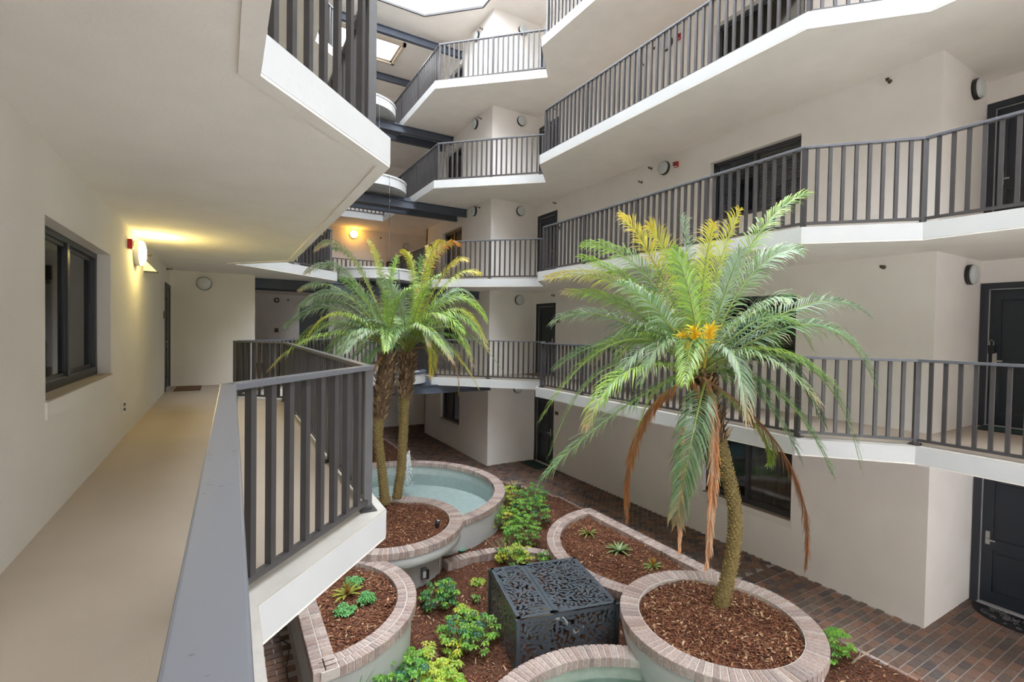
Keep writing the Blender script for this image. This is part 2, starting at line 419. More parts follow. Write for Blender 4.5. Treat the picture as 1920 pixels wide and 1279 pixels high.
def door(pl, s0, s1, z0, z1, label, handle_at=1, lock=False):
    NDOOR[0] += 1
    c = (pl[1], (s0+s1)/2, z0) if pl[0] == 'x' else ((s0+s1)/2, pl[1], z0)
    t = thing('door_%d' % NDOOR[0], c, label, None); t['kind'] = 'structure'
    fw_ = .09
    mb = MB(); mb.wbox(pl, s0, s0+fw_, -.12, .015, z0, z1); mb.wbox(pl, s1-fw_, s1, -.12, .015, z0, z1); mb.wbox(pl, s0+fw_, s1-fw_, -.12, .015, z1-fw_, z1)
    mb.build('frame', M['dframe'], t)
    a, b, zt = s0+fw_, s1-fw_, z1-fw_
    mb = MB(); mb.wbox(pl, a, a+.014, -.04, -.018, z0+.02, zt); mb.wbox(pl, b-.014, b, -.04, -.018, z0+.02, zt); mb.wbox(pl, a, b, -.04, -.018, zt-.014, zt)
    mb.build('weatherstrip', M['weather'], t)
    a += .016; b -= .016; zt -= .016
    leaf = MB(); st = .13; zs = [z0+.03, z0+.22, z0+.86, z0+1.02, zt-.16, zt]
    leaf.wbox(pl, a, a+st, -.07, -.03, zs[0], zs[5]); leaf.wbox(pl, b-st, b, -.07, -.03, zs[0], zs[5])
    for i in (0, 2, 4): leaf.wbox(pl, a+st, b-st, -.07, -.03, zs[i], zs[i+1])
    lo = leaf.build('door_leaf', M['door'], t)
    for i in (1, 3):
        p = MB(); p.wbox(pl, a+st, b-st, -.07, -.048, zs[i], zs[i+1]); p.wbox(pl, a+st+.05, b-st-.05, -.05, -.034, zs[i]+.05, zs[i+1]-.05)
        p.build('panel', M['door'], lo)
    hs = b-.07 if handle_at > 0 else a+.07
    mb = MB(); mb.wbox(pl, hs-.025, hs+.025, -.03, -.018, z0+.93, z0+1.13); mb.wbox(pl, hs-.012, hs+.012, -.03, .03, z0+1.0, z0+1.025)
    mb.wbox(pl, hs-.1*handle_at, hs+.012*handle_at, .02, .036, z0+1.0, z0+1.022); mb.build('handle', M['chrome'], t)
    mb = MB(); mb.wbox(pl, s0+fw_, s1-fw_, -.1, .03, z0-.0, z0+.025); mb.build('threshold', M['weather'], t)
    mb = MB(); mb.wbox(pl, s0, s1, -.16, -.12, z0, z1); mb.build('backing', M['dark'], t)
    return t


LAB = {-1: 'on the ground floor', 0: 'on our own floor', 1: 'one floor above ours', 2: 'two floors above ours', 3: 'on the top floor'}
holesR = []; holesL = []; holesW = []; holesD = []; holesWL = []
for k in range(-1, 4):
    holesR += [(WY0, WY1, k*S+.86, k*S+2.07), (11.9, 12.93, k*S, k*S+2.2)]
    holesL += [(4.38, 6.55, k*S+.82, k*S+2.07), (11.9, 12.95, k*S, k*S+2.2)]
    holesW += [(15.08, 16.76, k*S+.86, k*S+2.09)]
    holesD += [(1.72, 2.86, k*S, k*S+2.2)]
wall('wall_right', PR, 2.87, 13.3, ZR0, ZR1, holesR, 'long white wall across the atrium')
wall('wall_left', PL_, 2.87, 13.3, ZR0, ZR1, holesL, 'long cream wall of our walkway', 'wallwarm')
wall('wall_right_recess', ('x', CX+6.4, -1), -6.5, 3.1, ZR0, ZR1, holesD, 'recessed wall holding the far right doors')
wall('wall_left_recess', ('x', CX-6.4, 1), -6.5, 3.1, ZR0, ZR1, [], 'recessed wall behind the viewer', 'wallwarm')
mb = MB(); mb.box(XR+.25, CX+6.4, 2.87, 3.1, ZR0, ZR1)
struct(mb.build('wall_right_return', M['stucco']), 'short return wall beside the far right doors')
mb = MB(); mb.box(CX-6.4, XL-.25, 2.87, 3.1, ZR0, ZR1)
struct(mb.build('wall_left_return', M['wallwarm']), 'short return wall on our side')
for nm, a, b, mm in (('right', CX+3.12, XR, 'stucco'), ('left', XL, CX-3.12, 'wallwarm')):
    mb = MB(); mb.box(a, b, 13.0, 13.3, ZR0, ZR1)
    struct(mb.build('wall_'+nm+'_end', M[mm]), 'end wall closing the '+('far' if nm == 'right' else 'near')+' gallery')
wall('wall_back_right', ('x', CX+3.12, -1), 13.3, 18.4, ZR0, ZR1, holesW, 'side wall of the lift lobby with windows')
wall('wall_back_left', ('x', CX-3.12, 1), 13.3, 18.4, ZR0, ZR1, [], 'plain side wall of the lift lobby')
for nm, sg in (('right', 1), ('left', -1)):
    mb = MB(); xa = CX+sg*3.72; mb.box(xa, xa+sg*.25, 18.4, 20.4, ZR0, ZR1); mb.box(CX+sg*3.12, xa+sg*.25, 18.3, 18.4, ZR0, ZR1)
    struct(mb.build('wall_lobby_'+nm, M['stucco']), 'lobby corner wall at the back, '+nm)
wall('wall_back', ('y', 20.1, -1), CX-3.9, CX+3.9, ZR0, ZR1, [], 'back wall of the lift lobby')

wall('wall_unseen_front_left', ('y', -6.5, 1), CX-6.9, CX-1.8, ZR0, ZR1, [], 'unseen closing wall behind the viewer, added to cut daylight')  # unseen end walls, added to cut daylight coming from behind the camera
wall('wall_unseen_front', ('y', -6.5, 1), CX-1.8, CX+1.8, ZR0, 3*S, [], 'unseen lower wall between the two walks, sized to tune daylight')  # stops below the top floor so that fill daylight enters there
wall('wall_unseen_front_right', ('y', -6.5, 1), CX+1.8, CX+6.9, ZR0, ZR1, [], 'unseen closing wall far behind the right walk, added to cut daylight')
# windows
window(PL_, 4.38, 6.55-.0, .82, 2.07, 'sliding window beside our walkway with pale vertical blinds', 'vertical')
window(PR, WY0, WY1, -S+.86, -S+2.07, 'sliding window on the ground floor behind the bare palm trunk', 'vertical', True, dk=True)
window(PR, WY0, WY1, .86, 2.07, 'sliding window behind the right palm crown', 'louvre', True)
window(PR, WY0, WY1, S+.86, S+2.07, 'louvred sliding window above the right palm', 'louvre', True)
window(PR, WY0, WY1, 2*S+.86, 2*S+2.07, 'louvred sliding window at the top edge of the right wall', 'vertical', True)
window(PR, WY0, WY1, 3*S+.86, 3*S+2.07, 'sliding window on the top floor of the right wall', 'dark', True)
for k in (1, 2, 3): window(PL_, 4.38, 6.55, k*S+.82, k*S+2.07, 'window of the left wall '+LAB[k], 'dark')
window(PL_, 4.38, 6.55, -S+.82, -S+2.07, 'window of the left wall under our walkway', 'dark')
for k in range(-1, 4):
    window(('x', CX+3.12, -1), 15.08, 16.76, k*S+.86, k*S+2.09, 'small window of the lobby side wall '+LAB[k], 'dark')
# doors
for k in range(-1, 4):
    door(PR, 11.9, 12.93, k*S, k*S+2.2, 'dark door in the corner of the far gallery '+LAB[k], -1)
    door(('x', CX+6.4, -1), 1.72, 2.86, k*S, k*S+2.2, 'dark panelled door in the right recess '+LAB[k], 1)
    door(PL_, 11.9, 12.95, k*S, k*S+2.2, 'slate door at the end of the left wall '+LAB[k], -1)
for k in range(-1, 4):
    mb = MB(); mb.wbox(('y', 20.1, -1), 2.45, 3.5, 0, .03, k*S, k*S+2.15)
    t = thing('door_%d' % (NDOOR[0]+1), (3, 20.1, k*S), 'dark lift door in the lobby '+LAB[k], None); t['kind'] = 'structure'; NDOOR[0] += 1
    mb.build('frame', M['dframe'], t)
    for a in (2.53, 2.98):
        mb = MB(); mb.wbox(('y', 20.1, -1), a, a+.43, .03, .045, k*S, k*S+2.08); mb.build('door_leaf', M['door'], t)

for j, y in enumerate((15.28, 18.1)):
    mb = MB(); zt = 4*S-.3; mb.box(CX-3.12, CX+3.12, y, y+.02, zt-.22, zt); mb.box(CX-3.12, CX+3.12, y-.06, y+.08, zt-.22, zt-.2); mb.box(CX-3.12, CX+3.12, y-.06, y+.08, zt-.02, zt)
    tag(mb.build('steel_beam', M['beam']), 'slate blue roof beam under the skylight, %s one' % ('nearer' if j == 0 else 'farther'), 'beam')
# dark steel beams carrying the fountain bowls
UG = [12.87, 13.72, 14.72, 15.9]
for k in range(4):
    for j, dy in enumerate((0, .78)):
        mb = MB(); y = UG[k]+dy; zt = k*S-T-.002; h = .24
        mb.box(CX-3.12, CX+3.12, y, y+.02, zt-h, zt); mb.box(CX-3.12, CX+3.12, y-.06, y+.08, zt-h, zt-h+.02); mb.box(CX-3.12, CX+3.12, y-.06, y+.08, zt-.02, zt)
        o = mb.build('steel_beam', M['beam']); o.location = (0, 0, 0)
        tag(o, 'slate blue steel beam under the lobby slab %s, %s of the pair' % (LAB[k], 'nearer' if j == 0 else 'farther'), 'beam')
    mb = MB(); y = UG[k]+.22
    mb.box(CX-1.279, CX+1.279, y, y+.03, k*S-.42, k*S-.05); mb.box(CX-1.279, CX+1.279, y-.08, y+.1, k*S-.445, k*S-.42)
    tag(mb.build('girder', M['beam']), 'slate blue girder plate spanning the shaft '+LAB[k], 'girder')
    # half-round fountain bowl on the girder
    t = thing('fountain_bowl', (CX, UG[k]+.2, k*S), 'white half round fountain bowl '+LAB[k], 'fountain bowl', 'cascading fountain bowls')
    c = (CX, UG[k]+.2, 0); r = 1.08; z0, z1 = k*S-.08, k*S+.19
    mb = MB(); mb.lathe(c, [(r-.12, z1-.05), (r-.12, z1), (r, z1), (r, z0)], 28, a0=180, a1=360)
    mb.box(CX-r, CX+r, UG[k]+.14, UG[k]+.218, z0+.001, z1)
    n = 28; ring = [(CX+r*math.cos(R(180+180*i/n)), UG[k]+.2+r*math.sin(R(180+180*i/n)), z0) for i in range(n+1)]
    mb.add(ring, [tuple(range(n+1))[::-1]]); mb.lathe(c, [(r-.12, z1), (r-.12, z0+.08)], 28, a0=180, a1=360)
    mb.build('bowl', M['fascia'], t)
    mb = MB(); mb.lathe(c, [(r-.115, z1-.001), (r-.115, z1+.03), (r+.02, z1+.03), (r+.02, z1-.02)], 28, a0=180, a1=360); mb.build('rim', M['beam'] if k == 0 else M['fascia'], t)
    ring = [(CX+(r-.12)*math.cos(R(180+180*i/n)), UG[k]+.2+(r-.12)*math.sin(R(180+180*i/n)), z1-.08) for i in range(n+1)]
    mb = MB(); mb.add(ring, [tuple(range(n+1))]); mb.build('water', M['water'], t)


# ------------------------------------------------------------------ railings
def resample(a, b, step):
    a = Vector(a); b = Vector(b); n = max(1, round((b-a).length/step)); return [a.lerp(b, i/n) for i in range(n+1)]


BZ0, BZ1 = .085, 1.045
me = MB(); me.box(-.008, .008, -.019, .019, BZ0, BZ1); BAL = me.mesh('baluster', M['rail'])
me = MB(); me.box(-.019, .019, -.019, .019, BZ0, BZ1); BALN = me.mesh('baluster', M['rail'])
me = MB(); me.box(-.028, .028, -.028, .028, .0, BZ1+.003); POST = me.mesh('post', M['rail'])
me = MB(); me.box(-.06, .06, -.06, .06, 0, .012); me.lathe((.04, .04, .012), [(.011, 0), (.011, .02), (0, .022)], 6); me.lathe((-.04, -.04, .012), [(.011, 0), (.011, .02), (0, .022)], 6); PLATE = me.mesh('base_plate', M['rail'])


def railing(path, z, label, group=None):
    t = thing('railing', (path[0].x, path[0].y, z), label, 'railing', group)
    for a, b in zip(path[:-1], path[1:]):
        d = (b-a); L = d.length; an = math.atan2(d.y, d.x)
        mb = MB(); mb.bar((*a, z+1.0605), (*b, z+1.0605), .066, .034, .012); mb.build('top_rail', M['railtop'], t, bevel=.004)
        mb = MB(); mb.bar((*a, z+.07), (*b, z+.07), .036, .034); mb.build('bottom_rail', M['rail'], t)
        nseg = max(1, round(L/1.55)); seg = L/nseg
        for i in range(nseg):
            p0 = a.lerp(b, i/nseg)
            o = inst('post', POST, t, (*p0, z), (0, 0, an)); inst('base_plate', PLATE, o, (*p0, z), (0, 0, an))
            nb = max(2, round(seg/.142))
            for j in range(1, nb):
                q = a.lerp(b, (i+j/nb)/nseg); inst('baluster', BALN, t, (*q, z), (0, 0, an))
    b = path[-1]; inst('post', POST, t, (*b, z)); inst('base_plate', PLATE, t, (*b, z))
    return t


railR = offset_path(edgeR, -.13); railL = offset_path(edgeL, .13)
LV2 = {0: 'on our own floor level', 1: 'one floor above ours', 2: 'two floors above ours', 3: 'on the top floor'}
for k in range(4):
    cut = Vector((edgeR[3][0]+.13, 9.66))
    railing([Vector((railR[0].x, -1.5)), *railR[1:3], cut], k*S, 'charcoal metal railing of the long gallery across the atrium '+LV2[k])
    j0 = Vector((edgeR[4][0]-.12, 10.83)); j1 = railR[5]+Vector((.02, 0))
    railing([Vector((edgeR[3][0]+.18, 9.74)), Vector((edgeR[4][0]+.06, 10.80)), j1, Vector((j1.x, 17.95))], k*S, 'charcoal metal railing turning round the far corner to the lobby '+LV2[k])
    railing([Vector((railL[0].x-(.050 if k == 0 else 0), -1.5)), *railL[1:3], Vector((edgeL[3][0]-.13, 9.68)), Vector((CX-3.57, 10.55))], k*S,
            'charcoal railing along our walkway, nearest to the viewer' if k == 0 else 'charcoal railing along the left gallery '+LV2[k])
    l1 = railL[5]-Vector((.02, 0))
    railing([Vector((CX-3.50, 10.80)), l1, Vector((l1.x, 17.95))], k*S, 'charcoal railing of the back left corner by the lobby '+LV2[k])
    railing([Vector((l1.x+.1, 18.15)), Vector((j1.x-.1, 18.15))], k*S, 'short lobby railing at the back of the shaft '+LV2[k])


# ------------------------------------------------------------------ wall fittings
def pos(pl, s, z, d=0):
    return Vector((pl[1]+pl[2]*d, s, z)) if pl[0] == 'x' else Vector((s, pl[1]+pl[2]*d, z))


def nrm(pl): return Vector((pl[2], 0, 0)) if pl[0] == 'x' else Vector((0, pl[2], 0))


def lamp(pl, s, z, label, lit=None, r=.15):
    t = thing('wall_lamp', pos(pl, s, z), label, 'wall lamp', 'round wall lamps')
    MB().lathe(pos(pl, s, z), [(0, .001), (r, .001), (r, .055), (r-.02, .06)], 28, nrm(pl)).build('base_ring', M['black'] if not lit else M['white'], t, True)
    MB().lathe(pos(pl, s, z), [(r-.012, .05), (r-.008, .085), (r-.03, .105), (r*.5, .118), (0, .121)], 28, nrm(pl)).build('diffuser', M[lit] if lit else M['lampoff'], t, True)
    if lit:
        ld = bpy.data.lights.new('lamp_light', 'POINT'); ld.energy = 7 if lit == 'yellow' else 2.2; ld.color = (1, .78, .25) if lit == 'yellow' else (1, .48, .08); ld.shadow_soft_size = .05
        lo = bpy.data.objects.new('bulb', ld); COL.objects.link(lo); attach(lo, t); lo.location = pos(pl, s, z, .20); WPOS[lo] = lo.location
    return t


def strobe(pl, s, z, label):
    t = thing('fire_alarm', pos(pl, s, z), label, 'fire alarm')
    mb = MB(); mb.wbox(pl, s-.055, s+.055, .001, .05, z-.06, z+.06); mb.build('housing', M['red'], t, bevel=.008)
    mb = MB(); mb.wbox(pl, s-.03, s+.03, .05, .10, z-.035, z+.045); mb.build('strobe_lens', M['glass'], t, bevel=.006)
    mb = MB(); mb.wbox(pl, s-.045, s+.045, .05, .056, z-.055, z-.04); mb.build('grille', M['white'], t)


def sprinkler(pl, s, z, label):
    t = thing('sprinkler_head', pos(pl, s, z), label, 'sprinkler')
    MB().lathe(pos(pl, s, z), [(0, .001), (.032, .001), (.028, .012), (.012, .014), (.012, .05), (.006, .055), (.006, .08), (.022, .082), (.022, .088), (0, .089)], 10, nrm(pl)).build('nozzle', M['bronze'], t, True)
    mb = MB(); mb.wbox(pl, s-.022, s+.022, .07, .105, z+.018, z+.024); mb.build('deflector', M['bronze'], t)


PW = ('y', 13.0, -1); PWL = ('x', CX+3.12, -1); PK = ('y', 2.87, -1)
for k in range(-1, 4):
    lamp(PW, 7.85+.03*(k < 2), k*S+2.3, 'round lamp on the pale corner wall %s' % LAB[k])
    if k >= 1: lamp(PWL, 14.1, k*S+2.37, 'round lamp seen edge-on by the lobby window %s' % LAB[k])
    if k >= 1: lamp(PR, 7.80, k*S+2.3, 'round lamp beside the red alarm on the far wall %s' % LAB[k])
    if k >= 1: strobe(PR, 7.46, k*S+2.28, 'red fire alarm on the far wall %s' % LAB[k])
    lamp(PK, 9.62, k*S+2.3, 'round lamp in the right recess by the door %s' % LAB[k])
    if k < 3:
        sprinkler(PR, 3.5, k*S+2.39, 'small brown sprinkler near the right corner of the far wall %s' % LAB[k])
        sprinkler(PR, 12.0, k*S+2.42, 'small sprinkler above the corner door %s' % LAB[k])
    if k >= 1:
        sprinkler(PR, 8.5, k*S+2.16, 'lower small sprinkler left of the far wall lamp %s' % LAB[k]); sprinkler(PR, 8.2, k*S+2.4, 'upper small sprinkler close to the far wall lamp %s' % LAB[k])
    sprinkler(PWL, 13.75, k*S+2.42, 'small sprinkler high on the lobby side wall %s' % LAB[k])
lamp(PL_, 8.16, 2.30, 'lit yellow lamp on our walkway wall', 'yellow', .17)
strobe(PL_, 7.62, 2.34, 'red fire alarm in front of the lit yellow lamp')
lamp(('y', 13.0, -1), -.40, 2.29, 'unlit round lamp on the end wall of our walkway', None, .15)
lamp(('y', 20.1, -1), 4.42, S+2.33, 'lit orange lamp on the lobby back wall', 'orange', .16)
lamp(('y', 20.1, -1), 6.6, S+2.05, 'unlit round lamp in the lobby right of the orange one', None, .15)
sprinkler(PL_, 8.9, 2.36, 'thin sprinkler just beyond the lit yellow lamp'); sprinkler(PL_, 12.3, 2.5, 'dark sprinkler above the slate door of our walkway')
sprinkler(('y', 20.1, -1), 5.5, S+2.3, 'tiny sprinkler in the lobby right of the orange lamp')
sprinkler(('y', 20.1, -1), 2.05, 2.35, 'tiny sprinkler in the lobby of our floor')
t = thing('wall_speaker', (XL, 9.0, 2.15), 'white wedge fixture beyond the lit yellow lamp', 'speaker')
mb = MB(); mb.add([(XL, 8.94, 2.32), (XL, 9.08, 2.32), (XL, 8.94, 2.14), (XL, 9.08, 2.14), (XL+.16, 8.94, 2.14), (XL+.16, 9.08, 2.14)], [(0, 1, 3, 2), (0, 2, 4), (1, 5, 3), (0, 4, 5, 1), (2, 3, 5, 4)])
mb.build('housing', M['white'], t); MB().box(XL+.01, XL+.165, 8.95, 9.07, 2.125, 2.14).build('grille', M['black'], t)
t = thing('junction_box', (1.66, 20.1, 2.3), 'small dark round fitting on the lobby back wall', 'wall fitting')
MB().lathe((1.66, 20.1, 2.33), [(0, .001), (.09, .001), (.09, .05), (.05, .06)], 16, (0, -1, 0)).build('ring', M['black'], t); MB().lathe((1.66, 20.1, 2.33), [(.05, .05), (.03, .08), (0, .085)], 12, (0, -1, 0)).build('lens', M['white'], t)
t = thing('call_plate', (1.66, 20.1, 1.2), 'small dark square plate low on the lobby back wall', 'wall plate')
MB().box(1.59, 1.73, 20.08, 20.099, 1.14, 1.29).build('plate', M['bronze'], t); MB().box(1.64, 1.68, 20.07, 20.08, 1.19, 1.23).build('button', M['black'], t)
t = thing('outlet', (XL, 7.23, .38), 'white power outlet low on our walkway wall', 'outlet')
MB().wbox(PL_, 7.18, 7.28, .001, .012, .31, .45).build('plate', M['white'], t, bevel=.003)
for z in (.35, .41): MB().wbox(PL_, 7.215, 7.245, .012, .03, z-.015, z+.015).build('socket', M['motor'], t)
t = thing('number_plate', (XL, 11.75, 1.55), 'small brown number plate beside the slate door of our walkway', 'sign')
MB().wbox(PL_, 11.65, 11.8, .001, .02, 1.47, 1.62).build('plate', M['bronze'], t)
for k, z in ((-1, -1.08), (0, 1.65), (1, S+1.65)):
    t = thing('number_plate', (XR, 11.75, z), 'small dark number plate right of the corner door '+LAB[k], 'sign')
    MB().wbox(PR, 11.66, 11.82, .001, .015, z-.05, z+.05).build('plate', M['bronze'], t)
t = thing('key_safe', (CX+6.4, 2.72, 1.2), 'black key lock box hanging on the right door of our floor', 'lock box')
px = CX+6.4-.025
MB().box(px-.04, px, 2.67, 2.74, 1.12, 1.25).build('body', M['black'], t, bevel=.006)
MB().tube([(px-.02, 2.685, 1.24), (px-.02, 2.68, 1.30), (px-.02, 2.705, 1.33), (px-.02, 2.73, 1.30), (px-.02, 2.725, 1.24)], .006, 6).build('shackle', M['chrome'], t)


# door mats
def boxmat(name, x0, x1, y0, y1, z, m, label):
    t = thing(name, ((x0+x1)/2, (y0+y1)/2, z), label, 'door mat')
    MB().box(x0, x1, y0, y1, z+.001, z+.014).build('pile', M[m], t, bevel=.004)
    mb = MB()
    for a in ((x0, x1, y0, y0+.03), (x0, x1, y1-.03, y1), (x0, x0+.03, y0, y1), (x1-.03, x1, y0, y1)): mb.box(*a, z+.002, z+.017)
    mb.build('border', M['mat_black'] if m != 'mat_brown' else M['mat_brown'], t)


boxmat('door_mat', XL+.14, XL+.60, 12.0, 12.85, 0, 'mat_brown', 'brown coir mat before the slate door of our walkway')
boxmat('door_mat', CX+5.88, CX+6.36, 1.9, 2.75, 0, 'mat_green', 'dark green mat before the right door of our floor')
boxmat('door_mat', XR-.55, XR-.08, 12.0, 12.85, GZ, 'mat_green', 'green mat before the ground floor corner door')
boxmat('door_mat', XR-.50, XR-.08, 12.05, 12.8, 0, 'mat_brown', 'brown mat before the corner door of our floor')
t = thing('door_mat', (CX+6.35, 2.25, GZ), 'black half round mat with grey scroll print', 'door mat')
mx, my, mr = CX+6.33, 2.22, .58
n = 28; pts = [(mx+mr*1.0*math.cos(R(90+180*i/n))*.85, my+mr*math.sin(R(90+180*i/n))) for i in range(n+1)]
MB().prism(pts, GZ+.001, GZ+.014).build('rubber_base', M['mat_black'], t)
mb = MB()
for i in range(60):
    a = R(95+170*rng.random()); rr = mr*(.25+.62*rng.random()); cx, cy = mx+rr*math.cos(a)*.85, my+rr*math.sin(a); q = .03+.03*rng.random(); ph = rng.random()*6.28
    mb.tube([(cx+q*(1-j/9)*math.cos(ph+j*.75), cy+q*(1-j/9)*math.sin(ph+j*.75), GZ+.0145) for j in range(8)], .0045, 4, False)
o = mb.build('scroll_print', M['mat_grey'], t); o['kind'] = 'stuff'

# ------------------------------------------------------------------ courtyard ground
gar = [(.80, -4.4), (7.15, -4.4), (7.15, 9.7), (6.55, 11.36), (5.12, 13.2), (5.12, 18.0), (2.35, 18.0), (2.35, 13.2), (.80, 11)]
MB().box(CX-6.6, CX+6.6, -4.6, 20.3, GZ-.25, GZ-.012).build('ground', M['gmortar']).update_tag()
struct(bpy.data.objects['ground'], 'mortar bed under the courtyard paving')


def inside(p, poly):
    x, y = p; c = False
    for i in range(len(poly)):
        x1, y1 = poly[i]; x2, y2 = poly[i-1]
        if (y1 > y) != (y2 > y) and x < (x2-x1)*(y-y1)/(y2-y1)+x1: c = not c
    return c


PAL = [(.115, .068, .052), (.17, .10, .072), (.10, .078, .07), (.20, .105, .072), (.145, .105, .085), (.065, .055, .058), (.15, .085, .06), (.13, .09, .075)]


def walk_ok(x, y):
    if inside((x, y), gar): return False
    if y < 2.87: return -2.6 < x < CX+6.38
    if y < 13: return XL < x < XR
    if y < 18.4: return abs(x-CX) < 3.12
    return abs(x-CX) < 3.7 and y < 20.1


pv = thing('brick_paving', (8, 3, GZ), 'brown brick paving of the courtyard walk', None); pv['kind'] = 'structure'
bl, bw, gj = .198, .098, .013
def brick_mesh(lx, ly, h, m, ch=.006):
    mb = MB(); a, b = lx/2, ly/2
    mb.add([(-a, -b, -h), (a, -b, -h), (a, b, -h), (-a, b, -h), (-a, -b, -ch), (a, -b, -ch), (a, b, -ch), (-a, b, -ch),
            (-a+ch, -b+ch, 0), (a-ch, -b+ch, 0), (a-ch, b-ch, 0), (-a+ch, b-ch, 0)],
           [(0, 1, 5, 4), (1, 2, 6, 5), (2, 3, 7, 6), (3, 0, 4, 7), (4, 5, 9, 8), (5, 6, 10, 9), (6, 7, 11, 10), (7, 4, 8, 11), (8, 9, 10, 11)])
    return mb.mesh('brick', m)


PM = brick_mesh(bl-.004, bw, .03, M['paver'])
cells = []
# running rows across the walk near the right doors, herringbone farther in
y = -1.6; row = 0
while y < 4.75:
    x = XL-1.6+(row % 2)*.1055
    while x < CX+6.4:
        if walk_ok(x, y) and walk_ok(x+.02, y): cells.append((x, y, 0))
        x += bl+gj
    y += bw+gj; row += 1
yy = 4.86
while yy < 9.05:
    x = XL+.1+(row % 2)*.1055; row += 1
    while x < .78: cells.append((x, yy, 0)) if walk_ok(x+.05, yy) else None; x += bl+gj
    yy += bw+gj
for i, xx in enumerate(np.arange(1.0, XR, .111)):                        # a soldier course between the two patterns
    if walk_ok(xx, 4.87): cells.append((xx, 4.90, R(90)))
q = .1055
for i in range(-140, 150):
    for j in range(-140, 150):
        m4 = (i-j) % 4
        if m4 == 0: u_, v_, an = i+1.0, j+.5, 0
        elif m4 == 2: u_, v_, an = i+.5, j+0.0, 90
        else: continue
        X = (u_*q-v_*q)*.7071+CX; Y = (u_*q+v_*q)*.7071+9
        if 5.08 < Y < 20.0 and (X > .9 or Y > 9.1) and walk_ok(X, Y): cells.append((X, Y, R(an+45)))
cells.sort(key=lambda c: (0 if (c[0] > 7 and c[1] < 4.8 and c[1] > .9) else 1, (c[0]-7.5)**2*.3+(c[1]-2.6)**2))
mb = MB()
for i, (x, y, an) in enumerate(cells):
    dz = rng.random()*.004-.002
    if i < 300: inst('brick', PM, pv, (x, y, GZ+dz), (0, 0, an))
    else:
        c = PAL[rng.integers(len(PAL))]; jt = .85+.3*rng.random(); ca, sa = math.cos(an), math.sin(an); a, b = .097, .049
        c = tuple(v*1.2 for v in c)
        vs = [(x+sx*a*ca-sy*b*sa, y+sx*a*sa+sy*b*ca, GZ+dz-zz) for zz in (.02, .0) for sx, sy in ((-1, -1), (1, -1), (1, 1), (-1, 1))]
        mb.add(vs, [(4, 5, 6, 7), (0, 1, 5, 4), (1, 2, 6, 5), (2, 3, 7, 6), (3, 0, 4, 7)], tuple(v*jt for v in c))
o = mb.build('brick', M['paverstuff'], pv, False, True); o['kind'] = 'stuff'
KM = brick_mesh(.2, .055, .07, M['rim'])
for a, b in zip(gar[1:6], gar[2:6]):
    a = Vector(a); b = Vector(b); L = (b-a).length; n = int(L/.21); an = math.atan2((b-a).y, (b-a).x)
    for i in range(n):
        p = a.lerp(b, (i+.5)/n)
        if p.y > .5: inst('brick', KM, pv, (p.x, p.y, GZ+.012), (0, 0, an))

# ------------------------------------------------------------------ mulch
CHIPC = [(.20, .075, .04), (.15, .055, .03), (.26, .11, .06), (.11, .04, .024), (.33, .17, .095), (.22, .09, .05), (.50, .33, .20)]


def mulch(poly, z, dens, parent, name='mulch', exclude=(), mound=0, centre=None, rad=1, pale=.05, base=None):
    """bark chips lying on a soil surface: real chips, uncountable"""
    xs = [p[0] for p in poly]; ys = [p[1] for p in poly]
    mb = MB()
    st = .12; nx = int((max(xs)-min(xs))/st)+1; ny = int((max(ys)-min(ys))/st)+1
    def hz(x, y):
        h = .012*math.sin(x*7.3+y*3.1)+.010*math.sin(y*9.1-x*4.7)
        if mound: h += mound*max(0, 1-((x-centre[0])**2+(y-centre[1])**2)/rad**2)
        return z+h
    mb.m = 0
    mb.add([(x, y, z-.03) for x, y in poly], [tuple(range(len(poly)))])
    for i in range(nx):
        for j in range(ny):
            x0, y0 = min(xs)+i*st, min(ys)+j*st
            cor = [(x0, y0), (x0+st, y0), (x0+st, y0+st), (x0, y0+st)]
            if all(inside(c, poly) for c in cor) and not any((x0+st/2-e[0])**2+(y0+st/2-e[1])**2 < (e[2]-.03)**2 for e in exclude):
                mb.add([(a, b, hz(a, b)) for a, b in cor], [(0, 1, 2, 3)], (.1, .04, .025))
    o = mb.build('soil', M['soil'], parent)
    area = (max(xs)-min(xs))*(max(ys)-min(ys)); n = int(area*dens)
    P = np.c_[rng.uniform(min(xs), max(xs), n), rng.uniform(min(ys), max(ys), n)]
    mb = MB()
    for x, y in P:
        if not inside((x, y), poly): continue
        if any((x-e[0])**2+(y-e[1])**2 < e[2]**2 for e in exclude): continue
        L = .012+.022*rng.random()**2; W = .003+.005*rng.random(); a = rng.random()*math.pi; ti = rng.normal()*.22; zz = hz(x, y)+.006+rng.random()*.012
        c = CHIPC[rng.integers(6)]
        if rng.random() < pale: c = CHIPC[6]; L *= 1.5; W *= 1.4
        j = .7+.6*rng.random(); c = (c[0]*j, c[1]*j, c[2]*j)
        dx, dy = math.cos(a), math.sin(a); h = math.tan(ti)*L; b = .005
        mb.add([(x-dx*L-dy*W, y-dy*L+dx*W, zz-h), (x-dx*L+dy*W, y-dy*L-dx*W, zz-h-.002), (x+dy*W*1.2, y-dx*W*1.2, zz+b), (x-dy*W*1.2, y+dx*W*1.2, zz+b+.001),
                (x+dx*L+dy*W*.6, y+dy*L-dx*W*.6, zz+h), (x+dx*L-dy*W*.6, y+dy*L+dx*W*.6, zz+h)], [(0, 1, 2, 3), (3, 2, 4, 5)], c)
    o = mb.build(name, M['chips'], parent, False, True); o['kind'] = 'stuff'
    return o


def circ(cx, cy, r, n=40, a0=0, a1=360): return [(cx+r*math.cos(R(a0+(a1-a0)*i/n)), cy+r*math.sin(R(a0+(a1-a0)*i/n))) for i in range(n)]


